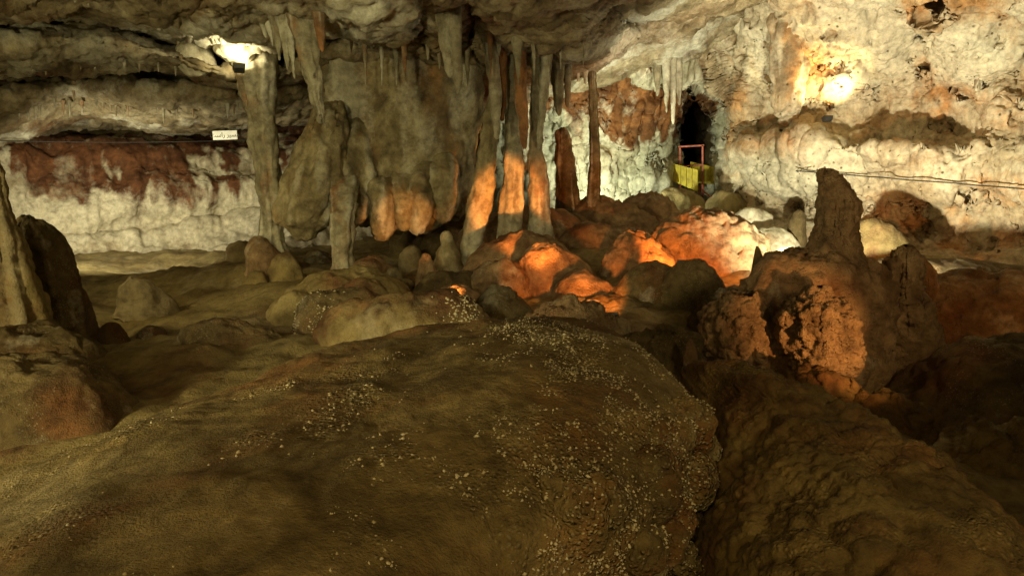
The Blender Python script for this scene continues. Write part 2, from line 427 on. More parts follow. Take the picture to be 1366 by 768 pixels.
def spine(name, pts, Y, mat, layers=(), seed=0.0, res=None, depth=0.9, flute=0.06, parent=None, masks=None, k=0.55):
    """dripstone along a spine.  pts: (px, py, half width px[, Y]) from one end to the other"""
    C = []
    for p in pts:
        yy = p[3] if len(p) > 3 else Y
        q = at(p[0], p[1], yy)
        C.append([*q, px2m(p[2], yy)])
    C = np.array(C)[:, None, :]
    cnt = []
    for i in range(len(pts) - 1):
        d = abs(pts[i + 1][1] - pts[i][1]) + abs(pts[i + 1][2] - pts[i][2])
        cnt.append(max(5, int(d * k)))
    G = catmull(C, cnt)[:, 0, :]
    wmax = max(p[2] for p in pts)
    nu = res or int(min(90, max(8, wmax * 1.8)))
    th = np.linspace(0, 2 * math.pi, nu, endpoint=False)[None, :]
    r = np.maximum(G[:, 3], 0.002)[:, None]
    zc = G[:, 2][:, None]
    dirs = np.stack([np.cos(th) + 0 * zc, np.sin(th) + 0 * zc, zc * 0.35 + 0 * th], -1)
    fl = fbm(dirs.reshape(-1, 3) * np.array([2.6, 2.6, 1.0], np.float32) + seed * 5.1 + 11, 4).reshape(r.shape[0], nu)
    rr = r * (1 + flute * 4 * fl)
    P = np.stack([G[:, 0][:, None] + rr * np.cos(th), G[:, 1][:, None] + rr * depth * np.sin(th), zc + 0 * th], -1)
    up = 1.0 if G[-1, 2] > G[0, 2] else -1.0
    af = float(np.clip(np.median(G[:, 3]) / 0.17, 0.3, 1.0))
    layers = [(l[0], l[1] / af ** 0.5, l[2] * af, *l[3:]) for l in layers]
    P = displace(P, layers, True, up, seed)
    base = P[0].mean(0)
    at_ = masks(P) if masks else {}
    if 'mb' in at_: at_['mb'] = at_['mb'] + np.clip(fl, 0, 1) * 1.1
    z0 = np.zeros(P.shape[:2])
    F = grid_faces(P.shape[0], nu, True)
    if up < 0: F = F[:, ::-1]
    me = quads_mesh(name, (P - base).reshape(-1, 3), F, {'ma': at_.get('ma', z0), 'mb': at_.get('mb', z0), 'mc': at_.get('mc', z0 + 0.4)})
    return link(name, me, mat, parent, base)

def box_mesh(name, boxes):
    V = []; F = []
    for (c, s, *rest) in boxes:
        b = len(V); hx, hy, hz = s[0] / 2, s[1] / 2, s[2] / 2
        for dx in (-1, 1):
            for dy in (-1, 1):
                for dz in (-1, 1): V.append((c[0] + dx * hx, c[1] + dy * hy, c[2] + dz * hz))
        F += [[b + i for i in f] for f in ((0, 1, 3, 2), (4, 6, 7, 5), (0, 4, 5, 1), (2, 3, 7, 6), (0, 2, 6, 4), (1, 5, 7, 3))]
    return quads_mesh(name, np.array(V), np.array(F), smooth=False)

def bar(name, a, b, w, mat, parent=None, sides=8):
    a = np.array(a, float); b = np.array(b, float); d = b - a; L_ = np.linalg.norm(d); d /= L_
    x = np.cross(d, (0, 0, 1)); x = np.array([1.0, 0, 0]) if np.linalg.norm(x) < 1e-4 else x / np.linalg.norm(x)
    y = np.cross(d, x); t = np.linspace(0, 2 * math.pi, sides, endpoint=False) + math.pi / sides
    ring = [w / 2 * (math.cos(q) * x + math.sin(q) * y) for q in t]
    V = [r for r in ring] + [b - a + r for r in ring]
    F = [[i, (i + 1) % sides, sides + (i + 1) % sides, sides + i] for i in range(sides)]
    me = quads_mesh(name, np.array(V), np.array(F), smooth=sides > 4)
    return link(name, me, mat, parent, a)

def empty(name, loc):
    o = bpy.data.objects.new(name, None); COL.objects.link(o); o.location = loc; o.empty_display_size = 0.1
    return o

# ------------------------------------------------------------------ lamps
def floodlight(nm, label, pos, tgt, W, colr, cone, blend, rad):
    e = empty('floodlight', pos); tag(e, label, 'floodlight')
    d = np.array(tgt, float) - np.array(pos, float); d /= np.linalg.norm(d)
    x = np.cross(d, (0, 0, 1)); x /= np.linalg.norm(x); z = np.cross(x, d)
    back = -d * 0.05
    V = []
    for s, w in ((0.0, 0.055), (-0.07, 0.045)):
        for sx, sz in ((-1, -1), (1, -1), (1, 1), (-1, 1)):
            V.append(back + d * s + x * sx * w * 1.3 + z * sz * w)
    F = [[4, 5, 6, 7], [0, 1, 5, 4], [1, 2, 6, 5], [2, 3, 7, 6], [3, 0, 4, 7]]
    link('lamp_housing', quads_mesh('lamp_housing', np.array(V), np.array(F), smooth=False), M['housing'], e)
    l = bpy.data.lights.new('floodlight_' + nm, 'SPOT')
    l.energy = W; l.color = colr; l.spot_size = math.radians(cone); l.spot_blend = blend; l.shadow_soft_size = rad
    o = bpy.data.objects.new('floodlight_beam', l); COL.objects.link(o); o.parent = e
    from mathutils import Vector
    o.rotation_euler = Vector(d).to_track_quat('-Z', 'Y').to_euler()
    return e
for a in LAMPS: floodlight(*a)  # added fill lights get the same housing as the inferred lamps

# ------------------------------------------------------------------ ground
def build_ground():
    pts = [(100, 420, 8), (-150, 430, 8), (200, 360, 11), (330, 333, 13.3), (150, 455, 7), (60, 470, 6), (480, 414, 7.5), (600, 400, 8.5), (540, 354, 11),
           (420, 345, 11), (700, 320, 11), (640, 340, 10), (850, 300, 12.5), (930, 272, 16), (980, 285, 14), (780, 290, 13.5), (800, 445, 6), (950, 525, 5), (1080, 560, 4.6), (1150, 600, 4.3),
           (880, 400, 7.5), (1300, 400, 8), (1150, 350, 10), (1040, 330, 11.5), (1500, 420, 7.5), (1250, 600, 4.6), (1350, 740, 3.2), (1450, 600, 5), (300, 482, 5.6), (660, 420, 7.0), (560, 430, 6.4)]
    W = [at(*p) for p in pts] + [np.array(q, float) for q in [(-1, 0, 0), (1.2, 1.0, -0.2), (-4, 0, 0), (5, 0, 0), (0, -5, 0), (-6, 5, 0), (8, 4, 0.3), (-10, 10, .3), (10, 10, .6), (0, 18, 1.0)]]
    W = np.array(W)
    xs = np.linspace(-11, 11, 360); ys = np.linspace(-6, 18, 360)
    X, Yg = np.meshgrid(xs, ys)
    num = 0; den = 0
    for w in W:
        d2 = (X - w[0]) ** 2 + (Yg - w[1]) ** 2 + 0.15
        k = 1 / d2 ** 1.7
        num = num + k * w[2]; den = den + k
    Z = num / den
    P = np.stack([X, Yg, Z], -1)
    P = displace(P, [('fbm', 0.55, 0.26), ('fbm', 2.0, 0.06), ('pop', 3.0, 0.03), ('ridge', 3.5, 0.025), ('pop', 8.0, 0.03), ('fine', 11.0, 0.03)], False, 1.0, 3.0)
    mb = vnoise(P, 0.8, seed=5) * 1.2 + 0.15
    ma = vnoise(P, 0.6, seed=9) * 1.3 + 0.15
    me = quads_mesh('ground', P.reshape(-1, 3), grid_faces(360, 360, False), {'ma': ma, 'mb': mb})
    o = link('ground', me, M['floor']); tag(o, kind='structure')
build_ground()

# ------------------------------------------------------------------ cave walls and ceiling
def m_left(P, px, py):
    warp = vnoise(P, 1.2, (1, 1, 0.22), 3.0) * 60 + vnoise(P, 4.0, (1, 1, 0.16), 8.0) * 34
    edge = np.interp(px, [-200, 0, 80, 130, 170, 220, 300, 350, 420], [238, 242, 264, 264, 286, 276, 248, 232, 232])
    ma = sstep(18, -14, (py + warp) - edge)
    pale = sstep(0.06, 0.35, vnoise(P, 1.3, (1, 1, 0.18), 23.0) + vnoise(P, 5.0, (1, 1, 0.2), 5.0) * 0.4) * sstep(150, 215, py)
    ma = np.clip(ma * (0.88 + 0.8 * vnoise(P, 1.6, (1, 1, .6), 51.0)) - 0.9 * pale, 0, 1)
    mb = sstep(235, 275, py + warp * 0.5) * 0.62 + pale * 0.3
    mb = mb * sstep(345, 315, py - vnoise(P, 1.5, seed=2) * 25)
    return {'ma': ma, 'mb': mb}
cols = []
for px, fl in ((-500, 440), (-300, 420), (-120, 400), (0, 375), (80, 368), (160, 352), (240, 340), (320, 328), (400, 325), (480, 325), (580, 330), (700, 335)):
    Yb = np.interp(px, [-500, -120, 0, 160, 320, 480, 700], [8.5, 11.0, 11.8, 12.9, 13.8, 14.4, 14.8])
    lg = fl - 42
    cols.append((px, [(fl + 70, Yb - 2.2), (fl + 12, Yb - 0.9), (fl - 16, Yb - 0.25), (lg + 4, Yb - 0.02), (lg - 6, Yb + 0.16), (lg - 40, Yb + 0.1),
                      (232, Yb + 0.35), (196, Yb + 0.7), (180, Yb + 1.5), (160, Yb + 2.2), (130, Yb + 2.2), (60, Yb + 1.0)]))
o = loft('cave_wall', M['left_wall'], cols, [('fbm', 0.6, 0.28), ('pop', 1.1, 0.16, (1, 1, 0.7)), ('ridge', 2.6, 0.09, (1, 1, 0.16)), ('fbm', 4.0, 0.045), ('fine', 14.0, 0.016)], k=0.5, masks=m_left, seed=1.0, flip=1)
tag(o, kind='structure')

def m_ceil(P, px, py):
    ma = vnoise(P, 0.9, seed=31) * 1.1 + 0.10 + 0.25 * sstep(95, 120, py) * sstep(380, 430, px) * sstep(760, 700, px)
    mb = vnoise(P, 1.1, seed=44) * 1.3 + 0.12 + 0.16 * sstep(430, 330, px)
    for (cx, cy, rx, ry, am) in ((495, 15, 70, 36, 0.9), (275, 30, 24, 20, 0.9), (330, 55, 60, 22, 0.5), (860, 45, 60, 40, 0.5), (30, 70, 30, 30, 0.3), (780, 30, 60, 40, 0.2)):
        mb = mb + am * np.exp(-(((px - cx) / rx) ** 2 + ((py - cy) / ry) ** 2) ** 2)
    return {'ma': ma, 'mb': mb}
#      px    slot      lip       front      face      recess     lip1      face1     top1      lip0     up        over      back
cc = [(-450, (185, 12.5), (178, 10.0), (160, 9.2), (120, 8.8), (88, 8.9), (82, 7.9), (50, 7.2), (22, 7.4), (4, 6.0), (-80, 4.9), (-330, 2.6), (-900, 0.5)),
      (-150, (185, 13.5), (182, 11.2), (165, 10.4), (125, 9.8), (90, 9.9), (84, 8.8), (52, 8.0), (24, 8.4), (2, 6.8), (-80, 5.4), (-330, 2.7), (-900, 0.5)),
      (0,   (188, 14.0), (186, 11.8), (168, 11.0), (130, 10.3), (96, 10.4), (88, 9.4), (58, 8.5), (26, 9.0), (0, 7.3), (-80, 5.7), (-330, 2.8), (-900, 0.5)),
      (100, (176, 14.6), (152, 12.3), (140, 11.5), (115, 10.8), (88, 11.0), (82, 9.8), (52, 8.8), (28, 9.6), (0, 7.5), (-80, 5.8), (-330, 2.8), (-900, 0.5)),
      (200, (178, 15.2), (166, 12.6), (150, 11.7), (118, 11.0), (86, 11.4), (80, 10.0), (66, 9.4), (52, 10.3), (12, 7.7), (-80, 5.8), (-330, 2.8), (-900, 0.5)),
      (300, (172, 15.5), (160, 13.0), (148, 12.0), (122, 11.2), (112, 11.8), (102, 10.2), (94, 9.8), (82, 11.2), (38, 8.7), (-60, 6.0), (-330, 2.8), (-900, 0.5)),
      (370, (165, 15.6), (148, 13.2), (135, 12.3), (118, 11.6), (112, 12.0), (106, 10.4), (96, 10.0), (84, 10.9), (42, 8.8), (-60, 6.0), (-330, 2.8), (-900, 0.5)),
      (440, (160, 15.6), (140, 13.4), (122, 12.6), (108, 12.0), (98, 11.5), (86, 10.4), (70, 9.8), (48, 9.2), (24, 8.4), (-60, 6.0), (-330, 2.8), (-900, 0.5)),
      (520, (158, 15.6), (138, 13.4), (120, 12.6), (106, 12.0), (96, 11.2), (84, 10.2), (66, 9.6), (46, 8.9), (18, 8.0), (-60, 6.0), (-330, 2.8), (-900, 0.5)),
      (600, (158, 15.6), (138, 13.4), (120, 12.6), (104, 12.0), (94, 11.2), (82, 10.2), (62, 9.4), (38, 9.0), (10, 8.2), (-60, 6.2), (-330, 2.8), (-900, 0.5)),
      (690, (150, 15.6), (128, 13.4), (112, 12.6), (98, 12.0), (88, 11.2), (78, 10.0), (60, 9.2), (36, 8.7), (6, 8.0), (-60, 6.2), (-330, 2.8), (-900, 0.5)),
      (770, (140, 15.6), (116, 13.6), (104, 12.8), (94, 12.0), (86, 11.0), (78, 10.2), (62, 9.4), (40, 8.9), (6, 8.2), (-60, 6.4), (-330, 2.9), (-900, 0.5)),
      (840, (120, 15.4), (96, 13.8), (82, 13.0), (70, 12.4), (60, 11.8), (50, 11.2), (38, 10.8), (26, 10.6), (8, 9.0), (-60, 6.8), (-330, 2.9), (-900, 0.5)),
      (910, (100, 15.0), (80, 14.0), (66, 13.4), (52, 12.8), (40, 12.2), (28, 11.6), (16, 11.0), (4, 10.4), (-10, 9.6), (-70, 7.2), (-330, 3.0), (-900, 0.5)),
      (1000, (40, 14.0), (30, 13.4), (20, 13.0), (8, 12.6), (0, 12.0), (-8, 11.4), (-18, 10.6), (-30, 10.0), (-44, 9.4), (-90, 7.4), (-330, 3.0), (-900, 0.5)),
      (1150, (0, 13.0), (-8, 12.4), (-14, 11.8), (-22, 11.2), (-30, 10.6), (-40, 10.0), (-50, 9.4), (-60, 8.8), (-80, 8.0), (-120, 6.8), (-340, 3.0), (-900, 0.5)),
      (1500, (-20, 11.0), (-30, 10.4), (-40, 9.8), (-50, 9.2), (-60, 8.6), (-70, 8.0), (-80, 7.4), (-90, 6.8), (-110, 6.2), (-150, 5.4), (-350, 2.8), (-900, 0.5)),
      (2000, (-20, 8.0), (-30, 7.6), (-40, 7.2), (-50, 6.8), (-60, 6.4), (-70, 6.0), (-80, 5.6), (-90, 5.2), (-110, 4.8), (-150, 4.2), (-350, 2.4), (-900, 0.5))]
cols = []
for c in cc:
    rows = [list(q) for q in c[1:]]
    if c[0] <= 450:
        rows[4][1] += 0.8; rows[7][1] += 0.9; rows[6][1] -= 0.15; rows[8][1] -= 0.2
    cols.append((c[0], [tuple(q) for q in rows]))
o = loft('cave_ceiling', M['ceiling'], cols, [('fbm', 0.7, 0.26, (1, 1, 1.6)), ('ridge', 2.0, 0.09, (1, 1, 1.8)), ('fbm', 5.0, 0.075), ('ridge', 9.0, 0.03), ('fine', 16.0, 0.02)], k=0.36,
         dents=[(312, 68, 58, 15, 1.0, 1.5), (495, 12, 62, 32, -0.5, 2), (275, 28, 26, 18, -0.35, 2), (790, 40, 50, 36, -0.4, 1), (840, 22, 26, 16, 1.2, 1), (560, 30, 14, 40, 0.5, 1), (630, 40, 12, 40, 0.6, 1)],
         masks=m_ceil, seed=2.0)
tag(o, kind='structure')

def m_right(P, px, py):
    ma = vnoise(P, 0.9, seed=61) * 1.3 + 0.22 + vnoise(P, 2.4, (1, 1, .2), 66) * 0.5
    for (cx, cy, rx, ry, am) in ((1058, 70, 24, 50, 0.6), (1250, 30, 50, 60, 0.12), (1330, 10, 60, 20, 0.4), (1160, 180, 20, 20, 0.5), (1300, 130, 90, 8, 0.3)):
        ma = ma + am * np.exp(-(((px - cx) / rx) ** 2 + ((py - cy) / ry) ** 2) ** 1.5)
    mb = vnoise(P, 0.7, seed=70) * 1.2 + 0.36
    for (cx, cy, rx, ry, am) in ((900, 30, 60, 60, 0.4), (1170, 50, 40, 60, 0.4), (1100, 230, 140, 30, 0.4), (1280, 80, 80, 40, 0.3)):
        mb = mb + am * np.exp(-(((px - cx) / rx) ** 2 + ((py - cy) / ry) ** 2) ** 1.5)
    return {'ma': ma, 'mb': mb}
cols = []
for px in (870, 910, 955, 985, 1020, 1060, 1100, 1150, 1210, 1270, 1330, 1400, 1500, 1700, 2100):
    b = float(np.interp(px, [870, 955, 1020, 1080, 1220, 1380, 1500, 1750, 2100], [15.5, 14.2, 12.9, 12.0, 10.7, 9.4, 8.6, 7.2, 5.4]))
    fl = float(np.interp(px, [870, 955, 1080, 1220, 1380, 1600, 2100], [285, 290, 320, 345, 372, 400, 460]))
    s = float(np.interp(px, [870, 960, 985, 1250, 1300, 2100], [0.0, 0.3, 1.0, 1.0, 0.15, 0.05]))
    bb = b
    h = float(np.interp(px, [870, 940, 962, 990], [10.0, 9.0, 0.8, 0.0]))
    if px < 975: b = b + h
    cols.append((px, [(fl + 90, b - 2.0), (fl + 8, b - 0.7), (fl - 25, b + 0.15), (268, b + 0.2), (250, b + 0.02 * s), (216, b - 0.24 * s), (192, b - 0.34 * s),
                      (174, b + 0.45 * s), (140, b + 0.5 * s), (105, bb + 0.25 + h * 0.3), (60, bb), (0, bb - 0.8), (-60, bb - 1.6), (-140, bb - 2.6), (-300, bb * 0.55)]))
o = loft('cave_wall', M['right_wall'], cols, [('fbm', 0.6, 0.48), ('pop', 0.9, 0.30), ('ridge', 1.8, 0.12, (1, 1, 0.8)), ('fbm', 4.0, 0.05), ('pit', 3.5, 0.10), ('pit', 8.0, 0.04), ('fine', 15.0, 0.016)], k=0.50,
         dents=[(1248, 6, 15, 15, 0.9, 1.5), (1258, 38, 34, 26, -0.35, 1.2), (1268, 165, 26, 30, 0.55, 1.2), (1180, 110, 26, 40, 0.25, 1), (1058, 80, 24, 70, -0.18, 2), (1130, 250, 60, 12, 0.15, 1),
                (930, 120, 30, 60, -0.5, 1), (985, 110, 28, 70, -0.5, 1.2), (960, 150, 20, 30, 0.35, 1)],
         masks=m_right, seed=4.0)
WALL['right'] = WALL['last']
tag(o, kind='structure')

def m_back(P, px, py):
    low = np.interp(px, [740, 790, 820, 860, 900, 940], [140, 165, 190, 185, 175, 150])
    up = np.interp(px, [740, 790, 830, 870, 920], [92, 90, 96, 112, 120])
    w = vnoise(P, 3.0, (1, 1, 0.12), 4.0) * 40
    ma = sstep(-6, 10, py - up + w * 0.3) * sstep(14, -14, py + w - low)
    ma = ma * 1.1 - 0.35 * sstep(0.12, 0.3, vnoise(P, 6.0, (1, 1, 0.10), 12.0))
    mb = vnoise(P, 1.2, seed=15) * 1.2 + 0.3 * sstep(180, 215, py) + 0.1
    mb = mb + 0.9 * np.exp(-(((px - 866) / 22) ** 2 + ((py - 84) / 18) ** 2) ** 2)
    return {'ma': ma, 'mb': mb}
cols = []
for px in (660, 710, 750, 790, 830, 870, 905, 935, 965, 1010):
    lo = float(np.interp(px, [660, 740, 790, 830, 870, 1000], [150, 150, 172, 200, 196, 190]))
    b = float(np.interp(px, [660, 750, 870, 960, 1010], [14.4, 14.2, 14.8, 15.6, 15.6]))
    cols.append((px, [(350, b - 1.6), (292, b - 0.4), (262, b - 0.1), (232, b), (lo + 8, b + 0.1), (lo, b - 0.15), (lo - 26, b - 0.4), (120, b - 0.7), (98, b - 0.9), (70, b - 0.8), (30, b - 1.0)]))
o = loft('cave_wall', M['back_wall'], cols, [('fbm', 0.9, 0.25), ('ridge', 3.2, 0.20, (1, 1, 0.10)), ('pop', 1.6, 0.18), ('fbm', 5.0, 0.06), ('fine', 15.0, 0.022)], k=0.62,
         dents=[(926, 180, 30, 52, 9.0, 3), (925, 235, 30, 36, 2.5, 2), (866, 84, 22, 20, -0.5, 2), (846, 215, 20, 18, -0.35, 1), (800, 215, 18, 28, -0.25, 1), (870, 235, 18, 16, -0.3, 1)],
         masks=m_back, seed=6.0)
tag(o, kind='structure')

# ------------------------------------------------------------------ foreground boulder
def plan(cx, cy, pts):
    return [(math.degrees(math.atan2(y - cy, x - cx)) % 360, math.hypot(x - cx, y - cy)) for x, y in pts]
fc = (-0.55, 2.6)
fp = plan(*fc, [(.68, 2.7), (.75, 3.2), (.72, 3.65), (.48, 4.2), (0, 4.4), (-.6, 4.4), (-1.15, 4.1), (-1.6, 3.45), (-1.92, 2.8), (-2.15, 2.0), (-2.2, 1.0), (-1.4, .5), (-.6, .7), (-.2, 1.35), (.0, 1.7), (.25, 1.93), (.47, 2.25)])
def m_fore(P):
    x, y, z = P[..., 0], P[..., 1], P[..., 2]
    mb = vnoise(P, 1.1, seed=81) * 1.3 + 0.12 + 0.35 * sstep(0.75, 0.45, z) * sstep(-0.2, 0.3, x)
    ma = vnoise(P, 0.9, seed=90) * 1.2 + 0.22
    right = sstep(-0.75, 0.3, x)
    mc = vnoise(P, 2.2, seed=120, octv=5) * 1.2 + 0.18 + 0.34 * right + 0.3 * np.exp(-(((x + 0.62) / 0.38) ** 2 + ((y - 2.75) / 0.42) ** 2)) + 0.5 * sstep(0.80, 0.5, z) * right
    return {'ma': ma, 'mb': mb, 'mc': mc}
def crusty(P): return sstep(-0.2, 0.55, P[..., 0]) * sstep(3.4, 2.2, P[..., 1]) * sstep(-0.25, 0.15, vnoise(P, 1.8, seed=77))
fb, FP = boulder('popcorn_boulder', (fc[0], fc[1], 0.52), 1.0, 0.465, M['fore'], az=fp, n=2.35, down=0.75, seed=1.3, res=(580, 320), drop=-0.125,
                 layers=[('fbm', 0.7, 0.12), ('fbm', 2.0, 0.05), ('fbm', 6.0, 0.012), ('pop', 9.0, 0.035, (1, 1, 1), crusty), ('pop', 20.0, 0.014, (1, 1, 1), crusty), ('fine', 24.0, 0.006)], ret=True, masks=m_fore)
tag(fb, 'huge flat-topped brown boulder sprinkled with pale crystal nodules', 'boulder')

def scatter_nodules(parent, P, dens, smin, smax, count, seed, name='crystal_nodules', wrap=True):
    """small calcite nodules grown on a rock: one joined crust (uncountable)"""
    r = np.random.default_rng(seed)
    Nn = grid_normals(P, wrap)
    du = np.linalg.norm(np.roll(P, -1, 1) - P, axis=2); dv = np.linalg.norm(np.gradient(P, axis=0), axis=2)
    w = (du * dv * np.clip(dens, 0, None)).ravel(); w /= w.sum()
    idx = r.choice(len(w), count, p=w)
    pts = P.reshape(-1, 3)[idx] + r.normal(size=(count, 3)) * 0.004
    nrm = Nn.reshape(-1, 3)[idx]
    d = dens.ravel()[idx]
    ico = np.array([(1, 0, 0), (-1, 0, 0), (0, 1, 0), (0, -1, 0), (0, 0, 1), (0, 0, -1)], float)
    fac = np.array([(0, 2, 4), (2, 1, 4), (1, 3, 4), (3, 0, 4), (2, 0, 5), (1, 2, 5), (3, 1, 5), (0, 3, 5)])
    s = (smin + (smax - smin) * r.random(count) ** 3.0)[:, None, None]
    q = ico[None] * (1 + 0.9 * (r.random((count, 6, 1)) - 0.5)) * s * (0.7 + 0.6 * r.random((count, 1, 3)))
    a = r.random(count) * 6.28; ca, sa = np.cos(a)[:, None], np.sin(a)[:, None]
    q = np.stack([q[..., 0] * ca - q[..., 1] * sa, q[..., 0] * sa + q[..., 1] * ca, q[..., 2] * 0.8], -1)
    V = pts[:, None, :] + q - nrm[:, None, :] * s * 0.15
    F = (fac[None] + (np.arange(count) * 6)[:, None, None]).reshape(-1, 3)
    base = np.array(parent.location)
    V = V.reshape(-1, 3) - base
    me = quads_mesh(name, V, F, {'ma': np.zeros(len(V)), 'mb': np.repeat(r.random(count) * 0.6, 6)})
    o = link(name, me, M['crystal'], parent); tag(o, kind='stuff')
    return o
x, y, z = FP[..., 0], FP[..., 1], FP[..., 2]
cl = vnoise(FP, 2.2, seed=120, octv=5)
cl2 = vnoise(FP, 7.0, seed=140, octv=3)
right = sstep(-0.75, 0.3, x)
cl3 = vnoise(FP, 18.0, seed=160, octv=3)
dens = sstep(0.02, 0.30, cl + 0.5 * cl2 + 0.5 * cl3 - 0.10 + 0.24 * right) * (0.10 + 0.90 * right + 0.6 * np.exp(-(((x + 0.62) / 0.38) ** 2 + ((y - 2.75) / 0.42) ** 2))) * sstep(4.3, 2.9, y)
dens = dens + 1.6 * sstep(0.82, 0.55, z) * sstep(-0.3, 0.3, x) * sstep(-0.25, 0.15, cl + 0.15)
dens = dens * sstep(0.05, 0.35, z)
scatter_nodules(fb, FP, dens, 0.0016, 0.0074, 40000, 5)
# cauliflower lobes hanging on the boulder's front corner
rl = np.random.default_rng(11)
def to_px(P):
    q = P - CAM; c, s_ = math.cos(PITCH), math.sin(PITCH)
    f = q[..., 1] * c - q[..., 2] * s_; up = q[..., 1] * s_ + q[..., 2] * c
    f = np.maximum(f, 1e-3)
    return 683 + FPX * q[..., 0] / f, 384 - FPX * up / f
FX, FY = to_px(FP); FN = grid_normals(FP, True)
LB = np.where((FY > 560) & (FY < 800) & (FX > 640) & (FX < 960) & (FX - 640 > (760 - FY) * 0.9) & (FN[..., 1] < 0.3), 1.0, 0.0)
ii = rl.choice(LB.size, 110, p=(LB / LB.sum()).ravel())
chosen = []
for k_ in ii:
    p = FP.reshape(-1, 3)[k_]
    if all(np.linalg.norm(p - q) > 0.08 for q in chosen): chosen.append(p)
for i, p in enumerate(chosen[:36]):
    Rl = 0.05 + 0.05 * rl.random()
    lb, LP = boulder('nodule_lobe', p - np.array([0, -0.012, 0.02]), Rl, Rl * (0.9 + 0.6 * rl.random()), M['fore'], n=2.1, down=Rl * 1.2, seed=20 + i, res=(44, 30), depth=0.9,
                     layers=[('fbm', 8.0, 0.02), ('pop', 22.0, 0.020), ('pop', 52.0, 0.008)], parent=fb, ret=True,
                     masks=lambda P: {'ma': vnoise(P, 3, seed=3) * 1.2 + 0.25, 'mb': vnoise(P, 4, seed=6) + 0.15, 'mc': vnoise(P, 4, seed=16) + 0.6})
    dd = sstep(-0.2, 0.25, vnoise(LP, 9.0, seed=14 + i)) * sstep(-0.03, 0.04, LP[..., 2] - p[2] + 0.03)
    scatter_nodules(fb, LP, dd + 1e-4, 0.0018, 0.0075, 180, 60 + i)
tag(boulder('foot_lobe', (-0.42, 1.50, 0.12), 0.40, 0.70, M['fore'], n=2.3, seed=7, res=(180, 110), depth=0.8,
            layers=[('fbm', 2.0, 0.08), ('pop', 12.0, 0.015)], parent=fb, masks=lambda P: {'ma': vnoise(P, 2, seed=3) + 0.4, 'mb': vnoise(P, 3, seed=5) + 0.1}))

# ------------------------------------------------------------------ right foreground slope (popcorn covered)
sp_ = plan(1.22, 2.4, [(.86, 4.05), (1.1, 3.95), (1.42, 3.4), (1.56, 2.8), (1.62, 2.25), (1.62, 1.5), (1.4, .8), (1.1, .6), (.66, 1.2), (.66, 2.0), (.82, 2.7), (.90, 3.4)])
so, SP = boulder('slope_boulder', (1.22, 2.4, 0.26), 1.0, 0.56, M['slope'], az=sp_, n=2.3, down=0.5, seed=4.2, res=(420, 240), tilt=0.07,
                 layers=[('fbm', 0.9, 0.10), ('fbm', 3.0, 0.06), ('pop', 8.0, 0.035), ('pop', 20.0, 0.022), ('pop', 42.0, 0.010)], ret=True,
                 masks=lambda P: {'ma': vnoise(P, 1.6, seed=2) * 1.3 + 0.3, 'mb': vnoise(P, 2.0, seed=8) - 0.6, 'mc': vnoise(P, 2.0, seed=18) + 0.5})
tag(so, 'long dark popcorn-crusted boulder sloping down beside the crystal-dotted boulder', 'boulder')

# ------------------------------------------------------------------ boulders and mounds (survey: px, top, base, half width, distance)
POP = [('fbm', 1.6, 0.13), ('ridge', 3.0, 0.05), ('fbm', 5.0, 0.05), ('pop', 9.0, 0.06), ('pop', 20.0, 0.025), ('fine', 22.0, 0.015)]
SMO = [('fbm', 1.4, 0.13), ('ridge', 2.6, 0.04), ('fbm', 4.5, 0.045), ('pop', 10.0, 0.015), ('fine', 18.0, 0.018)]
RGH = [('fbm', 1.5, 0.14), ('ridge', 3.0, 0.06), ('fbm', 7.0, 0.03), ('fine', 20.0, 0.015)]
def mk(a, b):
    return lambda P: {'ma': vnoise(P, 1.4, seed=a) * 1.2 + 0.25, 'mb': vnoise(P, 1.8, seed=b) * 1.1 + 0.05}
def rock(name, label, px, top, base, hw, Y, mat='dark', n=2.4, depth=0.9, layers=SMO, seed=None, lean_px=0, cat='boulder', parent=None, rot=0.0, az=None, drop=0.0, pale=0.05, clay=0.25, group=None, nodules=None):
    b = at(px, base, Y); t = at(px, top, Y)
    R = px2m(hw, Y); H = t[2] - b[2]
    seed = (px * 0.137 + base * 0.071) % 50 if seed is None else seed
    s = min(1.0, R / 0.25)
    ly = [(l[0], l[1] / max(s, 0.35), l[2] * max(s, 0.25), *l[3:]) for l in layers]
    nu = int(np.clip(hw * 1.4, 30, 140)); nv = int(np.clip((base - top + hw * 0.6) * 0.62, 22, 90))
    o, P = boulder(name, b, R, H, M[mat], n=n, depth=depth, layers=ly, seed=seed, res=(nu, nv), lean=(px2m(lean_px, Y), 0), rot=rot, az=az, parent=parent, drop=drop, down=0.3 * max(0.5, R), ret=True,
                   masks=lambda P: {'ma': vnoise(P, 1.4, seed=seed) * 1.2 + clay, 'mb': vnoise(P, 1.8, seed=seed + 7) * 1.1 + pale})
    if parent is None: tag(o, label, cat, group)
    if nodules:
        cx, sgn, wd, cnt, sz = nodules
        xx, yy, zz = P[..., 0], P[..., 1], P[..., 2]
        c = at(cx, (top + base) / 2, Y)[0]
        dd = np.exp(-((xx - c) / px2m(wd, Y)) ** 2) * sstep(b[1] + 0.1, b[1] - 0.2, yy) * sstep(-0.15, 0.1, vnoise(P, 4.0, seed=9))
        scatter_nodules(o, P, dd + 1e-6, sz * 0.5, sz, cnt, int(px))
    return o

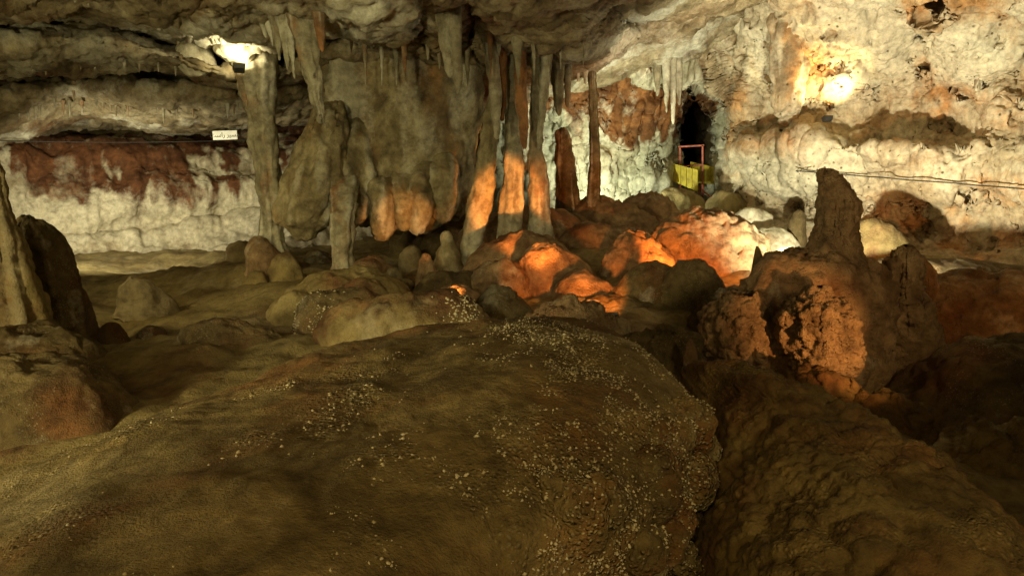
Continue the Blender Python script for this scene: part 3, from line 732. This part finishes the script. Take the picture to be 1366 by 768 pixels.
# left of the chamber
rock('boulder', 'rounded olive boulder in front of the dark stalagmites, pale on top', 40, 478, 600, 168, 4.4, 'dark', n=2.3, depth=0.55, layers=SMO, pale=0.0)
rock('boulder', 'low muddy mound at the foot of the dark stalagmites', 40, 432, 500, 110, 5.7, 'dark', n=2.2, depth=0.6, layers=RGH)
rock('boulder', 'flat dark slab lying behind the huge crystal-dotted boulder', 315, 434, 470, 66, 6.0, 'dark', n=2.6, depth=0.5, layers=RGH)
rock('rock', 'pale pointed rock standing alone on the floor before the pale wall', 200, 368, 425, 38, 8.0, 'floor', n=1.35, layers=RGH, pale=0.95, lean_px=-22, cat='rock')
rock('rock', 'small dark stone beside the dark stalagmite foot', 151, 434, 462, 18, 6.8, 'dark', layers=RGH, cat='rock')
rock('rock', 'small dark stone with a pebble beside it on the left floor', 204, 438, 468, 19, 6.6, 'dark', layers=RGH, cat='rock')
rock('rock', 'tiny pale pebble touching a small dark stone', 226, 455, 470, 8, 6.4, 'floor', layers=RGH, cat='rock', pale=0.6)
rock('boulder', 'broad low mound sloping up to the short stub column', 450, 362, 432, 110, 7.8, 'floor', n=1.9, depth=0.7, layers=SMO, lean_px=20)
rock('boulder', 'brown boulder with crystals on its rounded end, beside the flat boulder', 462, 390, 452, 58, 6.5, 'dark', n=2.6, depth=0.7, layers=SMO, nodules=(418, -1, 26, 500, 0.014))
rock('boulder', 'flat boulder with a bright white crystal crust on one end', 548, 394, 460, 106, 5.7, 'floor', n=2.5, depth=0.45, layers=SMO, nodules=(632, 1, 34, 420, 0.017), clay=0.4)
rock('boulder', 'smooth low dome between the crystal-ended boulder and the stubby stalagmites', 490, 374, 430, 38, 7.5, 'floor', n=2.3, layers=SMO)
rock('boulder', 'rounded brown dome behind the white-crusted flat boulder', 604, 390, 430, 36, 7.3, 'mound', n=2.3, layers=SMO)
rock('boulder', 'dark round boulder between the white crystal crust and the pit', 668, 384, 440, 42, 6.8, 'dark', n=2.4, layers=SMO)
rock('boulder', 'low olive dome beside the brown boulder with crystals', 398, 398, 440, 44, 7.3, 'floor', n=2.2, layers=SMO, depth=0.7)
# base of the leaning column
rock('rock', 'pointed reddish rock leaning on the foot of the leaning column', 362, 318, 400, 30, 9.4, 'mound', n=1.7, layers=RGH, cat='rock', lean_px=-14)
rock('rock', 'round boulder right at the foot of the leaning column', 382, 342, 402, 24, 9.0, 'floor', n=2.2, layers=RGH, cat='rock')
rock('rock', 'small round boulder left of the leaning column foot', 346, 362, 410, 19, 8.8, 'floor', n=2.2, layers=RGH, cat='rock')
rock('rock', 'small block below the boulders of the leaning column', 352, 388, 412, 14, 8.5, 'floor', n=2.4, layers=RGH, cat='rock')
rock('rock', 'dark hump before the pale wall next to the leaning column', 325, 325, 352, 20, 11.5, 'floor', n=2.0, layers=RGH, cat='rock')
# under the flowstone curtain
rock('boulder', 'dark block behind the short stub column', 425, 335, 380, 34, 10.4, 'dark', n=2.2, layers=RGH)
rock('boulder', 'brown rock right of the short stub column', 500, 340, 400, 32, 8.9, 'mound', n=2.0, layers=RGH, lean_px=-8)
rock('boulder', 'grey dome-shaped rock in the dark hollow under the flowstone curtain', 550, 332, 372, 15, 10.2, 'floor', n=2.4, layers=SMO, pale=0.2)
rock('stalagmite', 'stubby grey stalagmite in the row below the dome-shaped rock', 526, 360, 406, 12, 8.6, 'flow', n=2.6, layers=SMO, cat='stalagmite', pale=0.1)
rock('stalagmite', 'stubby dark stalagmite next to the orange cone', 545, 374, 408, 11, 8.5, 'dark', n=2.6, layers=SMO, cat='stalagmite')
rock('stalagmite', 'small orange cone-shaped stalagmite behind the flat boulder', 574, 340, 398, 18, 8.5, 'mound', n=1.35, layers=SMO, cat='stalagmite', lean_px=-6)
rock('stalagmite', 'pale pointed stalagmite in front of the lowest orange column', 598, 312, 385, 24, 9.3, 'flow', n=1.25, layers=SMO, cat='stalagmite', pale=0.2)
rock('boulder', 'long dark rock lying between the orange cone and the red mounds', 620, 362, 425, 70, 8.2, 'dark', n=2.3, depth=0.6, layers=SMO)
rock('boulder', 'dark rock added as the black shade in the hollow under the flowstone curtain', 592, 262, 355, 66, 11.8, 'dark', n=2.6, layers=RGH, depth=0.4)  # dark backing put in so the hollow reads as deep shade
# middle mounds
rock('mound', 'large dark smooth mound with an orange patch under the orange columns', 700, 312, 425, 86, 8.8, 'mound', n=2.1, depth=0.9, layers=SMO, cat='mound', clay=0.45)
rock('mound', 'low mound at the foot of the three orange columns', 700, 278, 330, 90, 10.6, 'mound', n=2.0, depth=0.6, layers=RGH, cat='mound')
rock('mound', 'smooth orange mound between the dark mound and the big rough red mound', 745, 322, 400, 62, 8.2, 'mound', n=1.9, depth=0.6, layers=SMO, cat='mound', lean_px=-15)
rock('mound', 'rough orange mound in front of the big rough red mound', 850, 312, 392, 54, 8.8, 'mound', n=1.9, layers=POP, cat='mound', lean_px=-6)
rock('mound', 'big rough red mound glaring white on its far side', 945, 281, 395, 92, 9.6, 'mound', n=2.0, layers=POP, cat='mound', depth=0.75, lean_px=-8)
rock('mound', 'orange ridge-topped mound before the pale draped wall', 818, 265, 320, 62, 11.6, 'mound', n=1.8, layers=POP, cat='mound', lean_px=-18)
rock('mound', 'small round-topped mound below the dark passage, tip lit white', 866, 258, 310, 40, 12.0, 'mound', n=2.0, layers=POP, cat='mound')
rock('mound', 'olive slope of rock leading up to the gate', 900, 254, 310, 50, 13.4, 'floor', n=1.8, layers=RGH, cat='mound')
rock('boulder', 'dark rock at the back of the pit behind the crystal-dotted boulder', 825, 394, 462, 82, 7.2, 'dark', n=2.4, depth=0.6, layers=SMO)
rock('boulder', 'brown rock with an orange crusted edge in the pit', 762, 404, 470, 76, 5.4, 'mound', n=2.2, depth=0.5, layers=POP)
rock('boulder', 'dark boulder wedged between the rough mounds and the stalagmite boulder', 916, 350, 480, 60, 7.2, 'dark', n=2.2, layers=SMO)
rock('boulder', 'low dark rock beside the tiny orange cone', 880, 440, 500, 58, 5.2, 'dark', n=2.2, depth=0.6, layers=POP)
rock('stalagmite', 'tiny orange cone on the edge of the sloping popcorn boulder', 920, 452, 476, 8, 4.8, 'mound', n=1.5, layers=SMO, cat='stalagmite')
rock('boulder', 'brown boulder between the dark smooth mound and the pit', 668, 345, 425, 44, 8.0, 'mound', n=2.3, layers=SMO)
rock('boulder', 'dark saddle of rock behind the smooth orange mound', 800, 300, 350, 66, 10.3, 'mound', n=2.2, layers=RGH, depth=0.6)
rock('boulder', 'dark boulder at the foot of the rough orange mound', 868, 356, 420, 52, 7.4, 'dark', n=2.3, layers=SMO, depth=0.7)
rock('boulder', 'low dark boulder tucked against the stalagmite boulder', 962, 398, 480, 42, 6.5, 'dark', n=2.3, layers=POP)
rock('boulder', 'small brown boulder beside the pale column foot', 652, 328, 385, 24, 9.1, 'mound', n=2.2, layers=SMO)
rock('boulder', 'round brown boulder in front of the smooth orange mound', 778, 366, 420, 44, 7.7, 'mound', n=2.3, layers=SMO)
# below the gate
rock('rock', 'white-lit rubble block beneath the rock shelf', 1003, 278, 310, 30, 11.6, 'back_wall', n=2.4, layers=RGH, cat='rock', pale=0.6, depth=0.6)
rock('rock', 'dark block below the gate beside the lit rubble', 962, 258, 300, 26, 13.0, 'floor', n=2.4, layers=RGH, cat='rock')
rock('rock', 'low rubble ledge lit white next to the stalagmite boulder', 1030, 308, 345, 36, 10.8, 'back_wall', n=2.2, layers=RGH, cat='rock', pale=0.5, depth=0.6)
rock('stalagmite', 'small dark stalagmite against the white-lit rubble near the wall', 1062, 284, 330, 13, 11.2, 'dark', n=1.7, layers=RGH, cat='stalagmite')
rock('boulder', 'dark rough rock wedged under the front of the crowned boulder', 1075, 500, 590, 78, 4.9, 'slope', n=2.3, depth=0.5, layers=POP)
rock('boulder', 'small dark rock between the popcorn slope and the crowned boulder foot', 1180, 520, 600, 60, 4.8, 'slope', n=2.2, depth=0.6, layers=POP)
# the big stalagmite boulder
g = rock('stalagmite_boulder', 'big lumpy boulder crowned by a tall stalagmite, orange patch on front', 1062, 328, 508, 126, 6.0, 'mound', n=2.5, depth=0.8,
         layers=[('fbm', 1.3, 0.20), ('fbm', 3.5, 0.06), ('pop', 9.0, 0.05), ('pop', 20.0, 0.028), ('fine', 30.0, 0.010)], lean_px=18, seed=12.0, cat='stalagmite')
CR = [('fbm', 3.0, 0.08), ('ridge', 5.0, 0.045), ('pop', 12.0, 0.02), ('fine', 18.0, 0.02)]
def child_spine(name, pts, Y, mat, parent, **kw): return spine(name, pts, Y, M[mat], parent=parent, **kw)
child_spine('crowning_stalagmite', [(1112, 380, 60), (1113, 338, 34), (1117, 308, 22), (1118, 275, 21), (1114, 250, 17), (1106, 236, 11), (1103, 228, 4)], 6.0, 'mound', g, layers=CR, seed=3)
child_spine('shoulder_stalagmite', [(1205, 500, 48), (1205, 440, 40), (1202, 390, 28), (1205, 355, 22), (1206, 340, 14), (1206, 333, 4)], 6.1, 'mound', g, layers=CR, seed=5)
child_spine('small_stalagmite', [(1012, 380, 12), (1012, 352, 8), (1011, 335, 4), (1010, 328, 1.5)], 6.0, 'dark', g, layers=[('fine', 18.0, 0.01)], seed=6)
child_spine('hanging_lobe', [(1090, 385, 14), (1090, 420, 46), (1092, 460, 50), (1100, 490, 36), (1104, 508, 10)], 5.33, 'mound', g, layers=[('fbm', 3.0, 0.08), ('pop', 9.0, 0.05), ('pop', 20.0, 0.035), ('pop', 42.0, 0.012)], seed=8, res=150, k=0.9)
child_spine('side_lobe', [(985, 390, 20), (980, 420, 40), (985, 460, 44), (995, 492, 30), (1000, 505, 8)], 5.6, 'mound', g, layers=[('fbm', 3.0, 0.08), ('pop', 9.0, 0.05), ('pop', 20.0, 0.03)], seed=9, res=140, k=0.9)
# right edge
rock('boulder', 'long flat orange-lit boulder under the pale wall', 1320, 362, 470, 122, 7.0, 'mound', n=2.6, depth=0.7, layers=RGH)
rock('rock', 'small orange-lit knob beside the crowned boulder shoulder', 1230, 346, 385, 16, 6.6, 'mound', n=1.8, layers=RGH, cat='rock')
rock('boulder', 'dark brown slope below the long orange-lit boulder', 1330, 452, 600, 170, 5.2, 'dark', n=2.2, depth=0.6, layers=RGH, clay=0.5)
rock('boulder', 'dark hummock in the gully beside the popcorn slope', 1340, 575, 700, 140, 4.2, 'slope', n=2.1, depth=0.6, layers=POP)
rock('boulder', 'long low dark ridge added to shade the foot of the pale cable wall', 1250, 348, 410, 185, 8.4, 'dark', n=3.0, depth=0.22, layers=[('fbm', 0.9, 0.12), ('fbm', 4.0, 0.03)])  # added occluder: blocks the wall lamp to cast the wall-foot shadow
rock('rock', 'dark block at the wall foot behind the crowning stalagmite', 1165, 300, 350, 34, 9.6, 'floor', n=2.2, layers=RGH, cat='rock')

# ------------------------------------------------------------------ stalagmites, columns, stalactites
STG = [('fbm', 2.2, 0.07), ('ridge', 4.0, 0.03, (1, 1, .5)), ('fine', 14.0, 0.02)]
DRP = [('fbm', 2.6, 0.07, (1, 1, .7)), ('ridge', 6.0, 0.03, (1, 1, .18)), ('pop', 7.0, 0.045, (1, 1, .5)), ('pop', 15.0, 0.02, (1, 1, .7)), ('fine', 20.0, 0.016)]
def md(a, clay=0.1, pale=0.15):
    return lambda P: {'ma': vnoise(P, 2.0, (1, 1, .3), seed=a) * 1.2 + clay, 'mb': vnoise(P, 2.6, (1, 1, .25), seed=a + 9) * 1.2 + pale}
def drip(name, label, cat, pts, Y, mat='drip', layers=DRP, seed=0, group=None, parent=None, clay=0.1, pale=0.15, flute=0.08, depth=0.9, k=0.45):
    o = spine(name, pts, Y, M[mat], layers=layers, seed=seed, parent=parent, masks=md(seed, clay, pale), flute=flute, depth=depth, k=k)
    if parent is None: tag(o, label, cat, group)
    return o
drip('stalagmite', 'massive ochre stalagmite beside the dark jagged stalagmite', 'stalagmite', [(0, 470, 62), (2, 430, 56), (-4, 380, 46), (-10, 320, 34), (-16, 260, 22), (-20, 215, 14), (-22, 200, 4)], 5.9, 'floor', STG, 2)
drip('stalagmite', 'dark jagged stalagmite standing against the pale lit wall', 'stalagmite', [(78, 460, 48), (76, 430, 42), (68, 380, 36), (57, 335, 29), (46, 308, 22), (38, 294, 10), (36, 288, 3)], 6.6, 'dark', STG, 4)
c1 = drip('column', 'slender leaning grey column joining ceiling and floor in front of the pale wall', 'column', [(341, 55, 28, 9.9), (343, 95, 23), (344, 116, 19), (347, 150, 17), (353, 200, 15), (358, 250, 13), (362, 290, 11.5), (364, 318, 13), (366, 345, 18), (366, 370, 22)], 9.6, 'drip', DRP, 5, pale=0.0)
drip('stalactite', 'long tapering grey stalactite with a broken tip beside the white ceiling bulge', 'stalactite', [(396, -40, 24), (399, 0, 20), (407, 50, 16), (417, 100, 11), (426, 145, 6), (430, 167, 3)], 7.6, 'drip', DRP, 6, pale=0.2)
drip('stalactite', 'short rusty stalactite hanging beside the long tapering one', 'stalactite', [(422, -20, 9), (425, 20, 7), (428, 50, 4), (430, 68, 1)], 7.4, 'drip', DRP, 7, clay=0.7, pale=-0.3)
drip('stalactite', 'double grey stalactite hanging over the flowstone curtain, rounded lower end', 'stalactite', [(589, -40, 13), (590, 0, 11), (595, 50, 8.5), (599, 85, 6), (601, 104, 2)], 8.3, 'drip', DRP, 8, pale=0.2)
drip('stalactite', 'thin blunt stalactite with a broken end beside the double grey one', 'stalactite', [(606, -30, 8), (608, 30, 7), (610, 80, 6), (611, 112, 5), (611, 124, 1.5)], 8.2, 'drip', DRP, 9, pale=0.2)
# flowstone curtain (one mass of several draped lobes)
fcu = drip('flowstone_curtain', 'great olive flowstone curtain hanging from the ceiling with orange-lit drips', 'flowstone',
           [(530, 70, 108), (530, 110, 102), (530, 160, 98), (532, 215, 92), (536, 250, 86), (540, 275, 76), (542, 290, 56), (542, 298, 20)], 10.5, 'flow',
           [('fbm', 1.1, 0.20, (1, 1, .6)), ('ridge', 2.4, 0.13, (1, 1, .22)), ('pop', 2.4, 0.14, (1, 1, .5)), ('fbm', 5.0, 0.05, (1, 1, .7)), ('fine', 14.0, 0.025)], 14, flute=0.03, depth=0.55, clay=0.25, pale=0.28)
CUR = [('fbm', 1.6, 0.13, (1, 1, .7)), ('ridge', 3.5, 0.04, (1, 1, .2)), ('pop', 4.0, 0.06, (1, 1, .6)), ('fine', 12.0, 0.03)]
for i, (pts, Y) in enumerate([
        ([(455, 110, 12, 11.0), (444, 140, 17, 10.1), (432, 190, 29), (420, 240, 42), (410, 275, 42), (406, 298, 34), (408, 312, 8)], 9.7),
        ([(480, 130, 20, 10.7), (470, 180, 30, 10.1), (466, 240, 33), (464, 280, 28), (464, 298, 8)], 9.9),
        ([(512, 215, 14, 10.3), (511, 245, 15, 9.8), (511, 275, 15), (510, 300, 12), (510, 318, 3)], 9.62), ([(536, 220, 14, 10.3), (536, 250, 14, 9.8), (536, 275, 14), (537, 298, 9), (538, 306, 2)], 9.6),
        ([(560, 205, 15, 10.3), (560, 240, 15, 9.8), (560, 270, 15), (559, 296, 11), (559, 310, 3)], 9.65), ([(588, 190, 18, 10.6), (592, 225, 18, 10.0), (592, 255, 16), (594, 280, 12), (594, 296, 3)], 9.85),
        ]):
    drip('drapery_lobe', None, None, pts, Y, 'flow', CUR, 20 + i, parent=fcu, pale=0.2, clay=0.15)
drip('column', 'short grey stub column under the flowstone curtain', 'column', [(461, 225, 20, 9.9), (459, 262, 17, 9.4), (457, 296, 13), (456, 345, 13), (455, 372, 14), (454, 392, 17)], 9.1, 'drip', DRP, 31, pale=0.2)
drip('column', 'knobbly column reaching lowest of the orange-lit ones, pale grey foot', 'column', [(656, 130, 5), (653, 170, 9), (650, 205, 11), (646, 245, 13), (638, 280, 15), (630, 318, 13), (628, 345, 12), (628, 372, 14)], 9.4, 'flow', DRP, 33)
drip('column', 'middle orange-lit column with long grey stalactite above', 'column', [(674, -30, 8), (677, 40, 7.5), (681, 100, 7.5), (684, 160, 8.5), (686, 205, 11), (684, 245, 13), (681, 280, 15), (679, 310, 16), (678, 345, 19)], 9.7, 'drip', DRP, 34, pale=0.1)
drip('column', 'orange-lit column nearest the thin dark columns', 'column', [(717, 40, 9), (717, 90, 8), (716, 140, 7), (715, 190, 7), (718, 230, 11), (719, 262, 12), (720, 292, 13), (721, 330, 18)], 9.8, 'drip', DRP, 35, pale=0.2)
drip('stalactite', 'long twin stalactite fused to the ceiling left of the middle orange column', 'stalactite', [(646, -40, 8), (650, 20, 8), (655, 70, 7), (660, 120, 8), (662, 160, 6), (663, 185, 2)], 9.2, 'drip', DRP, 36, pale=0.2)
drip('stalactite', 'rusty stalactite squeezed between the long grey columns', 'stalactite', [(662, -40, 8), (664, 20, 8), (667, 80, 7), (669, 130, 5), (670, 160, 1.5)], 9.35, 'drip', DRP, 37, clay=0.8, pale=-0.3)
drip('stalactite', 'slim rusty stalactite along the middle orange-lit column', 'stalactite', [(690, -30, 8), (692, 40, 7), (694, 100, 7), (697, 160, 6), (699, 200, 2)], 9.4, 'drip', DRP, 38, clay=0.7, pale=-0.2)
drip('stalactite', 'pale curved stalactite beside the orange column next to dark columns', 'stalactite', [(727, 50, 8), (728, 90, 7), (725, 130, 5), (721, 175, 3), (719, 200, 1)], 9.6, 'drip', DRP, 39, pale=0.5)
drip('stalactite', 'stout dark stalactite under the low ceiling lip', 'stalactite', [(741, 66, 9), (743, 95, 8), (745, 130, 5), (746, 152, 1.5)], 10.2, 'drip', DRP, 40)
drip('stalactite', 'slim pale stalactite under the low ceiling lip', 'stalactite', [(756, 70, 6), (757, 100, 5), (757, 130, 3), (757, 143, 1)], 10.3, 'drip', DRP, 41, pale=0.4)
drip('column', 'thick dark column foot with reddish base before the pale draped wall', 'column', [(750, 172, 3), (750, 180, 7), (751, 196, 9), (754, 225, 10), (757, 250, 13), (759, 285, 16), (760, 315, 20)], 11.6, 'dark', DRP, 42)
drip('column', 'thin dark column standing before the brown drapery', 'column', [(788, 70, 6), (790, 110, 5), (792, 160, 5), (794, 210, 6), (793, 245, 8), (792, 285, 10), (792, 315, 14)], 11.4, 'dark', DRP, 43)
for i, (px, t, bt, hw, Y) in enumerate([(876, 70, 128, 6, 13.2), (888, 74, 150, 6, 13.2), (897, 78, 165, 5, 13.3), (770, 76, 108, 4, 11.0), (780, 80, 112, 3.5, 11.0), (905, 92, 140, 6, 13.4)]):
    drip('stalactite', 'pale slender stalactite fringing the brown drapery', 'stalactite', [(px, t - 20, hw), (px, t, hw * .9), (px + 1, (t + bt) / 2, hw * .7), (px + 1, bt, 0.8)], Y, 'drip', DRP, 50 + i, group='slender stalactites round the brown drapery', pale=0.5)
for i, (px, t, bt, hw, Y) in enumerate([(357, 20, 62, 6, 7.9), (366, 24, 80, 7, 7.8), (377, 22, 92, 8, 7.7), (348, 22, 50, 5, 8.0), (386, 40, 104, 6, 7.7)]):
    drip('stalactite', 'small grey stalactite clustered against the long tapering one', 'stalactite', [(px - 4, t - 25, hw * 1.3), (px, t, hw), (px + 4, (t + bt) / 2, hw * .6), (px + 7, bt, 0.6)], Y, 'drip', DRP, 60 + i, group='stalactites clustered by the long tapering one', pale=0.3)
for i, (px, t, bt, hw, Y) in enumerate([(262, 48, 62, 4, 9.6), (268, 46, 60, 3.5, 9.5), (275, 50, 72, 3.5, 9.5), (281, 48, 63, 3.5, 9.4), (240, 62, 76, 4, 9.9), (304, 140, 158, 3, 11.4)]):
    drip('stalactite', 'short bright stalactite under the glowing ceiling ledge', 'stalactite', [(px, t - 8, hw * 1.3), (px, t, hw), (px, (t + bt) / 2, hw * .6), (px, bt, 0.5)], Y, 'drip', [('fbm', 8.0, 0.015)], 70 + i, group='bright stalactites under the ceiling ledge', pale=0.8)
r = np.random.default_rng(3)
for i in range(9):     # pale cluster hanging at the top edge
    px = 200 + r.random() * 30; ln = 8 + 12 * r.random()
    drip('stalactite', 'stubby pale stalactite in the cluster above the long ceiling ledge', 'stalactite', [(px, -14, 7), (px, 0, 5), (px, ln * .6, 3), (px, ln, 0.7)], 7.3 + 0.25 * r.random(), 'drip', [('fbm', 8.0, 0.02)], 80 + i, group='pale stalactite cluster', pale=0.6)
for i, (px, bt) in enumerate([(14, 10), (70, 6), (100, 4), (118, 8)]):
    drip('stalactite', 'single short pale stalactite over the dark ceiling recess', 'stalactite', [(px, -16, 6), (px, -2, 4), (px, bt, 0.6)], 7.2, 'drip', [('fbm', 8.0, 0.015)], 95 + i, group='single short stalactites over the recess', pale=0.6)
for i in range(16):
    px = 455 + 330 * (i + 0.8 * r.random()) / 16
    bt = 52 + 42 * r.random(); hw = 2.5 + 3.5 * r.random()
    drip('stalactite', 'small brown stalactite hanging among the long central stalactites', 'stalactite', [(px, bt - 50, hw * 1.6), (px, bt - 22, hw), (px + 1, bt + 4, hw * .5), (px + 1, bt + 14 + 26 * r.random() ** 2, 0.5)], 8.8 + 0.9 * r.random(), 'drip', [('fbm', 6.0, 0.04), ('fine', 16.0, 0.02)], 200 + i, group='small stalactites among the central ones', pale=0.25, clay=0.2)
for i in range(14):
    px = 30 + 330 * (i + 0.8 * r.random()) / 14
    lip = float(np.interp(px, [0, 100, 200, 300, 370], [92, 86, 84, 104, 108])); ln = 6 + 12 * r.random() ** 2
    drip('stalactite', 'tiny stub stalactite along the lip of the upper ceiling ledge', 'stalactite', [(px, lip - 14, 4), (px, lip - 6, 2.6), (px + .5, lip + ln * .4, 1.4), (px + .5, lip + ln * .8, 0.4)], float(np.interp(px, [0, 100, 200, 300, 370], [9.1, 9.5, 9.75, 10.0, 10.2])), 'drip', [('fbm', 8.0, 0.02)], 230 + i, group='stub stalactites along the upper ledge', pale=0.3, k=0.4)
# straws fringing the lower ledge: each one its own thing, sharing two meshes' look
for i in range(34):
    px = 15 + 310 * (i + 0.6 * r.random()) / 34
    lip = float(np.interp(px, [0, 100, 200, 300, 330], [176, 146, 158, 152, 150])) - r.random() * 34
    ln = 8 + 14 * r.random() ** 2
    Yl = float(np.interp(px, [0, 100, 200, 300], [10.9, 11.3, 11.6, 11.9])) - 0.12 - 0.4 * (1 - (lip - 110) / 70)
    drip('soda_straw', 'thin ochre straw stalactite under the lower ceiling ledge', 'stalactite', [(px, lip - 12, 2.6), (px, lip - 4, 1.8), (px + 0.5, lip + ln * .4, 1.1), (px + 0.5, lip + ln * 0.8, 0.4)], Yl, 'drip', [('fbm', 9.0, 0.01)], 110 + i, group='straw stalactites along the lower ledge', pale=0.0, clay=0.3, k=0.3)

rock('glow_catch_block', 'pale block added above the upper ceiling ledge to catch the lamp glow', 316, 36, 58, 30, 9.35, 'back_wall', n=2.6, depth=0.5, layers=RGH, pale=0.9, clay=-0.3, cat='rock')  # added so the ledge lamp makes a bright patch here
rock('glow_catch_block', 'second pale block added by the bright short stalactites to catch lamp glow', 258, 56, 80, 26, 9.7, 'back_wall', n=2.4, depth=0.5, layers=RGH, pale=0.7, clay=-0.2, cat='rock')  # companion block, also put in as a lit patch
# flowstone pilaster on the right wall
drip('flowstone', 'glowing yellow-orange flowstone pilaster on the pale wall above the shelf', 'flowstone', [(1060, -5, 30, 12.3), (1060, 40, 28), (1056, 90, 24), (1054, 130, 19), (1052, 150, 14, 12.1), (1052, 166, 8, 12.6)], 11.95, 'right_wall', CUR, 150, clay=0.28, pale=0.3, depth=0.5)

# ------------------------------------------------------------------ gate, sign, cables
ge = empty('gate', at(922, 268, 15.2)); tag(ge, 'yellow boarded gate with red steel frame at the dark passage', 'gate')
def gp(px, py, Y=15.2): return at(px, py, Y)
for a, b in (((907, 262), (907, 196)), ((937, 262), (937, 194))):
    bar('frame_post', gp(*a), gp(*b), 0.045, M['red_steel'], ge, 4)
bar('frame_rail', gp(905, 196), gp(939, 194), 0.045, M['red_steel'], ge, 4)
bar('frame_rail', gp(907, 222), gp(937, 220), 0.035, M['red_steel'], ge, 4)
def board(quad, th=0.02):
    q = np.array(quad); n = np.cross(q[1] - q[0], q[3] - q[0]); n = n / np.linalg.norm(n) * th
    V = np.concatenate([q, q + n]); F = [[0, 1, 2, 3], [7, 6, 5, 4], [0, 4, 5, 1], [1, 5, 6, 2], [2, 6, 7, 3], [3, 7, 4, 0]]
    base = q[0]
    return link('board', quads_mesh('board', V - base, np.array(F), smooth=False), M['yellow_board'], ge, base)
for i in range(5):
    x0 = 894 + i * 7.6; x1 = x0 + 6.9
    f = lambda x: (x - 894) / 38
    board([gp(x0, 240 + 16 * f(x0), 15.1 - 0.5 * f(x0)), gp(x1, 240 + 16 * f(x1), 15.1 - 0.5 * f(x1)), gp(x1, 217 + 10 * f(x1), 15.1 - 0.5 * f(x1)), gp(x0, 217 + 10 * f(x0), 15.1 - 0.5 * f(x0))])
for i in range(4):
    x0 = 921 + i * 9.0; x1 = x0 + 8.3
    f = lambda x: (x - 921) / 36
    board([gp(x0, 244 + 2 * f(x0), 15.3 + 0.4 * f(x0)), gp(x1, 244 + 2 * f(x1), 15.3 + 0.4 * f(x1)), gp(x1, 216 + 8 * f(x1), 15.3 + 0.4 * f(x1)), gp(x0, 216 + 8 * f(x0), 15.3 + 0.4 * f(x0))])
hr = empty('handrail', at(960, 300, 13.6)); tag(hr, 'thin steel handrail of the stair running down from the gate', 'handrail')
bar('rail', at(932, 250, 14.8), at(985, 292, 12.8), 0.03, M['red_steel'], hr)
bar('rail', at(932, 262, 14.8), at(985, 306, 12.8), 0.025, M['red_steel'], hr)
for t in (0.0, 0.5, 1.0):
    bar('post', at(932 + 53 * t, 285 + 42 * t, 14.8 - 2 * t), at(932 + 53 * t, 250 + 42 * t, 14.8 - 2 * t), 0.03, M['red_steel'], hr)

sY = 12.4
s0, s1 = at(283, 175, sY), at(317, 174, sY); sb0, sb1 = at(284, 187, sY), at(317, 186, sY)
sc_c = (s0 + s1 + sb0 + sb1) / 4
W_ = np.linalg.norm(s1 - s0); H_ = s0[2] - sb0[2]
sg = link('direction_sign', box_mesh('direction_sign', [((0, 0, 0), (W_, 0.015, H_))]), M['sign_white'], None, sc_c)
sg.rotation_euler = (0, math.radians(-1.5), math.radians(-6))
tag(sg, 'small white sign with dark lettering hanging under the ceiling ledge', 'sign')
# lettering in joined letter forms, written right to left
txt = bpy.data.curves.new('lettering', 'FONT')
txt.body = '\ufe96\ufeb3\ufe8d\ufead \ufead\ufbff\ufeb4\ufee3'
txt.align_x = 'CENTER'; txt.align_y = 'CENTER'; txt.size = H_ * 0.72; txt.extrude = 0.001
to = bpy.data.objects.new('lettering', txt); COL.objects.link(to)
to.parent = sg; to.location = (0, -0.0105, H_ * 0.02); to.rotation_euler = (math.radians(90), 0, 0)
dg = bpy.context.evaluated_depsgraph_get()
tm = bpy.data.meshes.new_from_object(to.evaluated_get(dg)); bpy.data.objects.remove(to)
tm.materials.clear()
to = link('lettering', tm, M['sign_ink']); to.parent = sg; tag(to, kind='stuff')
to.location = (0, -0.0105, H_ * 0.02); to.rotation_euler = (math.radians(90), 0, 0)

def cable(label, pts, w, nm='cable'):
    C = np.array([at(*p) for p in pts])[:, None, :]
    G = catmull(C, [14] * (len(pts) - 1))[:, 0]
    th = np.linspace(0, 2 * math.pi, 6, endpoint=False)[None, :]
    P = np.stack([G[:, 0][:, None] + 0 * th, G[:, 1][:, None] + w / 2 * np.cos(th), G[:, 2][:, None] + w / 2 * np.sin(th)], -1)
    o = link(nm, quads_mesh(nm, (P - G[0]).reshape(-1, 3), grid_faces(len(G), 6, True)), M['cable'], None, G[0])
    tag(o, label, 'cable')
    return o
wx, wy = to_px(WALL['right'])
cp = []
for px, py in [(1062, 228), (1090, 230), (1120, 232), (1150, 235), (1180, 237), (1210, 240), (1240, 242), (1270, 244), (1300, 247), (1330, 249), (1366, 252), (1400, 255), (1440, 258)]:
    sel = (np.abs(wx - px) < 14) & (np.abs(wy - py) < 5)
    cp.append((px, py, float(WALL['right'][..., 1][sel].min()) - 0.03))
cable('thin black cable strung along the pale wall past the crowning stalagmite', cp, 0.02)
cable('thin black wire strung along the red clay wall behind the sign', [(-60, 186, 10.8), (60, 189, 11.6), (160, 190, 12.2), (250, 189, 12.6), (330, 187, 13.0), (420, 188, 13.2)], 0.014)
